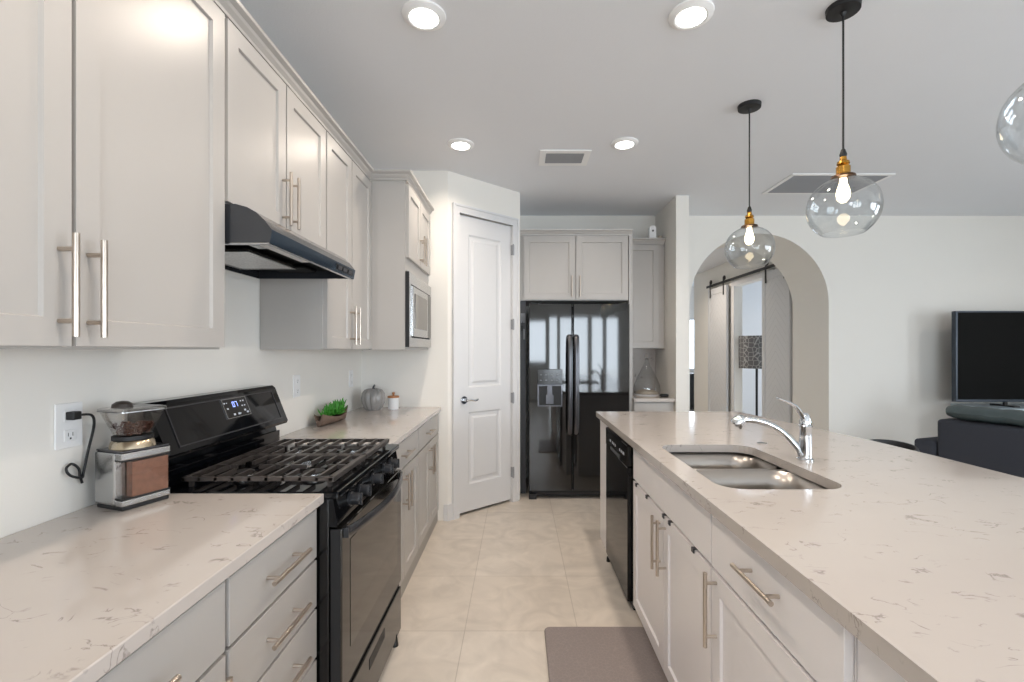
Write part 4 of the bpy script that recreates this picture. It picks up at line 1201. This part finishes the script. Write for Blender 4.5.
# small air vent
def grille(name, label, x0, x1, y0, y1, fr, n, mt):
    r_ = thing(name, label, 'vent', ((x0 + x1) / 2, (y0 + y1) / 2, CEIL))
    z = CEIL - 0.0005; bm_ = bmesh.new()
    box(bm_, x0, x1, y0, y0 + fr, z - 0.008, z); box(bm_, x0, x1, y1 - fr, y1, z - 0.008, z); box(bm_, x0, x0 + fr, y0 + fr, y1 - fr, z - 0.008, z); box(bm_, x1 - fr, x1, y0 + fr, y1 - fr, z - 0.008, z)
    obj('frame', bm_, 'white', r_)
    obj('duct', B(x0 + fr, x1 - fr, y0 + fr, y1 - fr, z - 0.001, z), 'ducts', r_)
    bm_ = bmesh.new()
    for i in range(n):
        yy = y0 + fr + (y1 - y0 - 2 * fr) * (i + 0.5) / n; p_ = (y1 - y0 - 2 * fr) / n
        fz = lambda a, b, h: Vector((h, a, b))
        prism(bm_, [(yy - p_ * 0.42, z - 0.002), (yy - p_ * 0.34, z - 0.002), (yy + p_ * 0.34, z - 0.008), (yy + p_ * 0.26, z - 0.008)], x0 + fr, x1 - fr, fz)
    obj('louvres', bm_, mt, r_)
grille('air_vent', 'small rectangular white air vent in the ceiling between the downlights', 0.16, 0.53, 3.35, 3.62, 0.045, 7, 'grilledark')
grille('return_grille', 'large dark return-air grille in the ceiling behind the pendant lamps', 2.24, 3.08, 3.80, 4.28, 0.03, 24, 'grilledark')

# pendants
pd = None
for (y, lb) in ((2.739, 'clear glass globe pendant farthest away, in front of the arch'), (1.956, 'clear glass globe pendant in the middle of the row of three'), (1.173, 'clear glass globe pendant nearest, cut off by the right edge')):
    if pd is None:
        pd = thing('pendant_lamp', lb, 'pendant lamp', (1.36, y, CEIL), group='glass globe pendants over the island')
        bm = bmesh.new(); lathe(bm, [(0, -0.0005), (0.064, -0.0005), (0.062, -0.022), (0.012, -0.026), (0.006, -0.04), (0, -0.04)], (0, 0, 0), 36); obj('canopy', bm, 'bmatte', pd, True, local=True)
        bm = bmesh.new(); tube(bm, [(0, 0, -0.03), (0, 0, -0.60)], 0.004, 8); obj('cord', bm, 'bmatte', pd, True, local=True)
        z0 = -0.60
        bm = bmesh.new(); lathe(bm, [(0, z0 + 0.01), (0.008, z0), (0.014, z0 - 0.02), (0.012, z0 - 0.03), (0, z0 - 0.03)], (0, 0, 0), 20); obj('cord_grip', bm, 'bmatte', pd, True, local=True)
        bm = bmesh.new(); lathe(bm, [(0, -0.63), (0.012, -0.63), (0.014, -0.645), (0.022, -0.65), (0.024, -0.66), (0.018, -0.665), (0.026, -0.672), (0.026, -0.70), (0.030, -0.704), (0.030, -0.71), (0, -0.71)], (0, 0, 0), 28); obj('socket', bm, 'brass', pd, True, local=True)
        bm = bmesh.new(); lathe(bm, [(0, -0.71), (0.044, -0.71), (0.046, -0.718), (0.0, -0.720)], (0, 0, 0), 32); obj('gallery', bm, mat('dark_bronze', srgb(86, 62, 44), 0.35, 0.8), pd, True, local=True)
        bm = bmesh.new()
        ctl = [(0.036, -0.720, 0), (0.064, -0.731, 0), (0.098, -0.754, 0), (0.124, -0.79, 0), (0.1345, -0.838, 0), (0.129, -0.882, 0), (0.110, -0.920, 0), (0.086, -0.945, 0), (0.078, -0.951, 0)]
        sp = [(p.x, p.y) for p in smooth_path(ctl, 4)]
        lathe(bm, sp + [(p[0] - 0.0022, p[1] + 0.0006) for p in reversed(sp)], (0, 0, 0), 56, closed=True); part_label(obj('glass_globe', bm, 'glass', pd, True, local=True), 'clear glass globe open at the bottom')
        bm = bmesh.new(); lathe(bm, [(0, -0.72), (0.013, -0.72), (0.014, -0.74), (0.022, -0.765), (0.026, -0.785), (0.022, -0.806), (0.010, -0.82), (0, -0.822)], (0, 0, 0), 24); part_label(obj('bulb', bm, 'bulb', pd, True, local=True), 'glowing warm bulb')
    else: copy_tree(pd, (1.395 if y < 1.5 else 1.365, y, CEIL), lb)

# ------------------------------------------------------------------ beyond the arch: barn doors, track, lamp
def barn(y0, y1, label):
    X0, X1 = 3.342, 3.378
    r_ = thing('barn_door', label, 'sliding door', (3.36, (y0 + y1) / 2, 0.02))
    yc = (y0 + y1) / 2
    o_ = obj('chevron_panel', B(X0 + 0.008, X1 - 0.004, y0 + 0.06, y1 - 0.06, 0.08, 2.36), 'chevron', r_)
    bm_ = bmesh.new()
    box(bm_, X0, X1, y0, y0 + 0.07, 0.02, 2.42); box(bm_, X0, X1, y1 - 0.07, y1, 0.02, 2.42); box(bm_, X0, X1, y0 + 0.07, y1 - 0.07, 0.02, 0.12); box(bm_, X0, X1, y0 + 0.07, y1 - 0.07, 2.32, 2.42)
    obj('frame', bm_, 'barn', r_)
    for yy in (y0 + 0.10, y1 - 0.10):
        bm_ = bmesh.new(); box(bm_, X0 - 0.006, X0 - 0.0005, yy - 0.018, yy + 0.018, 2.27, 2.56)
        lathe(bm_, [(0, -0.008), (0.038, -0.008), (0.038, 0.008), (0, 0.008)], (X0 + 0.012, yy, 2.545), 20, 'x')
        obj('hanger', bm_, 'bmatte', r_, True)
    return r_
barn(5.74, 6.385, 'grey chevron barn door at the right of the doorway seen through the arch')
barn(7.48, 8.2, 'narrow-looking grey chevron barn door left of the doorway seen through the arch')
r = thing('door_track', 'black steel rail above the barn doors seen through the arch', 'rail', (3.37, 7, 2.48))
obj('rail', B(3.362, 3.372, 5.70, 8.32, 2.465, 2.505), 'bmatte', r)
for yy in (5.8, 6.6, 7.4, 8.2):
    obj('stand_off', B(3.372, HX - 0.001, yy - 0.01, yy + 0.01, 2.475, 2.495), 'bmatte', r)
r = thing('floor_lamp', 'slim black floor lamp with patterned grey drum shade seen through the doorway', 'floor lamp', (3.745, 7.31, 0))
bm = bmesh.new(); lathe(bm, [(0, 0), (0.13, 0), (0.13, 0.015), (0.02, 0.025), (0, 0.025)], (0, 0, 0), 32); obj('base', bm, 'bmatte', r, True, local=True)
bm = bmesh.new(); tube(bm, [(0, 0, 0.02), (0, 0, 1.25)], 0.018, 12); obj('pole', bm, 'bmatte', r, True, local=True)
bm = bmesh.new(); lathe(bm, [(0.265, 1.085), (0.265, 1.59), (0.262, 1.59), (0.262, 1.085)], (0, 0, 0), 40, closed=True); part_label(obj('shade', bm, 'shade', r, True, local=True), 'grey drum shade with honeycomb pattern')
bm = bmesh.new(); box(bm, -0.262, 0.262, -0.004, 0.004, 1.245, 1.25); box(bm, -0.004, 0.004, -0.262, 0.262, 1.245, 1.25); obj('spider', bm, 'bmatte', r, local=True)
# dark cabinet far at the hall end, below the window
r = thing('hall_chest', 'low dark chest under the far window beyond the arch', 'chest', (4.0, 10.3, 0))
bm = bmesh.new(); box(bm, 3.6, 4.45, 10.1, 10.5, 0.08, 0.86, bev=0.006); obj('body', bm, 'bmatte', r)
for xx in (3.64, 4.41):
    for yy in (10.14, 10.46): obj('leg', B(xx - 0.02, xx + 0.02, yy - 0.02, yy + 0.02, 0, 0.08), 'bmatte', r)

# ------------------------------------------------------------------ living side: tv, console, sofa, stool
r = thing('media_console', 'long pale low console under the television', 'console', (5.4, 4.75, 0))
obj('top', B(4.62, 6.4, 4.52, 4.98, 0.77, 0.80, bev=0.003), 'console', r)
obj('body', B(4.66, 6.35, 4.55, 4.97, 0.10, 0.7695), 'trim', r)
for xx in (4.70, 6.29):
    for yy in (4.60, 4.92): obj('leg', B(xx - 0.025, xx + 0.025, yy - 0.025, yy + 0.025, 0, 0.0995), 'bmatte', r)
for i in range(3):
    a = 4.67 + i * 0.56; dr = obj('door', B(a, a + 0.545, 4.535, 4.549, 0.12, 0.75, bev=0.002), 'trim', r)
    bm = bmesh.new(); tube(bm, [(a + 0.51, 4.528, 0.40), (a + 0.51, 4.528, 0.52)], 0.006, 8); obj('handle', bm, 'bmatte', dr)
r = thing('television', 'large black flat television standing on the console', 'television', (5.2, 4.74, 0.80))
obj('housing', B(4.425, 6.06, 4.71, 4.76, 0.845, 1.765, bev=0.006), 'tvbez', r)
part_label(obj('screen', B(4.445, 6.043, 4.7085, 4.7098, 0.870, 1.750), 'tv', r), 'dark switched-off screen')
for xx in (4.95, 5.7):
    bm = bmesh.new(); box(bm, xx - 0.03, xx + 0.03, 4.62, 4.86, 0.8005, 0.812, bev=0.003); box(bm, xx - 0.015, xx + 0.015, 4.725, 4.745, 0.812, 0.845); obj('foot', bm, 'bmatte', r)

sa = math.atan2(-0.944, 0.33)
r = thing('sofa', 'charcoal fabric sofa with its back towards the island', 'sofa', (3.47, 3.87, 0), sa)
# local: x along the back (from far end towards the camera), y to the left of travel = +: sofa's seat side
bm = bmesh.new(); box(bm, 0.0, 2.0, 0.0, 0.20, 0.12, 0.80, bev=0.03, seg=3); obj('backrest', bm, 'sofa', r, True, local=True)
bm = bmesh.new(); box(bm, 0.0, 2.0, 0.202, 0.95, 0.12, 0.42, bev=0.03, seg=3); obj('seat', bm, 'sofa', r, True, local=True)
bm = bmesh.new(); box(bm, -0.17, -0.002, 0.0, 0.95, 0.12, 0.61, bev=0.03, seg=3); obj('arm', bm, 'sofa', r, True, local=True)
bm = bmesh.new(); box(bm, 2.002, 2.22, 0.0, 0.95, 0.12, 0.61, bev=0.03, seg=3); obj('arm', bm, 'sofa', r, True, local=True)
for (x, y) in ((-0.15, 0.08), (2.15, 0.08), (-0.15, 0.87), (2.15, 0.87)):
    bm = bmesh.new(); lathe(bm, [(0, 0), (0.018, 0), (0.026, 0.12), (0, 0.12)], (x, y, 0), 12); obj('leg', bm, 'bmatte', r, local=True)
def cushion(bm, x0, x1, y0, y1, z0, z1):
    vs0 = len(bm.verts)
    bmesh.ops.create_cube(bm, size=1.0)
    vv = list(bm.verts)[vs0:]
    ee = list({e for v in vv for e in v.link_edges})
    res = bmesh.ops.subdivide_edges(bm, edges=ee, cuts=9, use_grid_fill=True)
    vv = list(bm.verts)[vs0:]
    for v in vv:
        x, y, z = v.co * 2
        puff = (1 - abs(x) ** 6) ** 0.5 * (1 - abs(z) ** 4) ** 0.5 if abs(x) < 1 and abs(z) < 1 else 0.0
        nx = x * (1 - 0.03 * abs(z) ** 3); nz = z * (1 - 0.04 * abs(x) ** 3)
        ny = y * (0.35 + 0.65 * puff)
        v.co = Vector(((x0 + x1) / 2 + nx * (x1 - x0) / 2, (y0 + y1) / 2 + ny * (y1 - y0) / 2 + 0.006 * math.sin(7 * x + 5 * z), (z0 + z1) / 2 + nz * (z1 - z0) / 2))
for i in range(2):
    bm = bmesh.new(); cushion(bm, 0.02 + i * 1.0, 0.98 + i * 1.0, 0.14, 0.40, 0.43, 0.90); obj('back_cushion', bm, 'cushion', r, True, local=True)
# fold the cushions over the backrest top
bm = bmesh.new()
pts = [(0.03 + 1.94 * i / 40, 0.11 + 0.012 * math.sin(i), 0.863 + 0.004 * math.sin(i * 1.7)) for i in range(41)]
tube(bm, pts, [0.04] + [0.058] * 39 + [0.04], 14, flat=(1.7, 1.0)); obj('headroll', bm, 'cushion', r, True, local=True)

r = thing('counter_stool', 'dark counter stool with curved low back behind the island', 'stool', (2.14, 2.68, 0))
bm = bmesh.new()
for (x, y) in ((-0.16, -0.16), (0.16, -0.16), (-0.16, 0.16), (0.16, 0.16)):
    bm2 = bmesh.new(); tube(bm2, [(x * 1.15, y * 1.15, 0.0), (x * 0.9, y * 0.9, 0.62)], 0.014, 8); obj('leg', bm2, 'bmatte', r, local=True)
bm.free()
bm = bmesh.new(); prism(bm, rrect(-0.18, 0.18, -0.18, 0.18, 0.08), 0.62, 0.69); obj('seat', bm, 'bmatte', r, local=True)
bm = bmesh.new()
sp = [(0.12 * math.cos(t), 0.12 * math.sin(t), 0.79 + 0.012 * math.sin(t * 1.0 + 0.4)) for t in [-PI * 0.62 + PI * 1.24 * i / 24 for i in range(25)]]
tube(bm, sp, 0.016, 10, flat=(0.8, 2.2)); obj('backrest', bm, 'bmatte', r, True, local=True)
for t in (-PI * 0.45, 0, PI * 0.45):
    bm = bmesh.new(); tube(bm, [(0.12 * math.cos(t), 0.12 * math.sin(t), 0.68), (0.12 * math.cos(t), 0.12 * math.sin(t), 0.775)], 0.009, 8); obj('back_post', bm, 'bmatte', r, local=True)
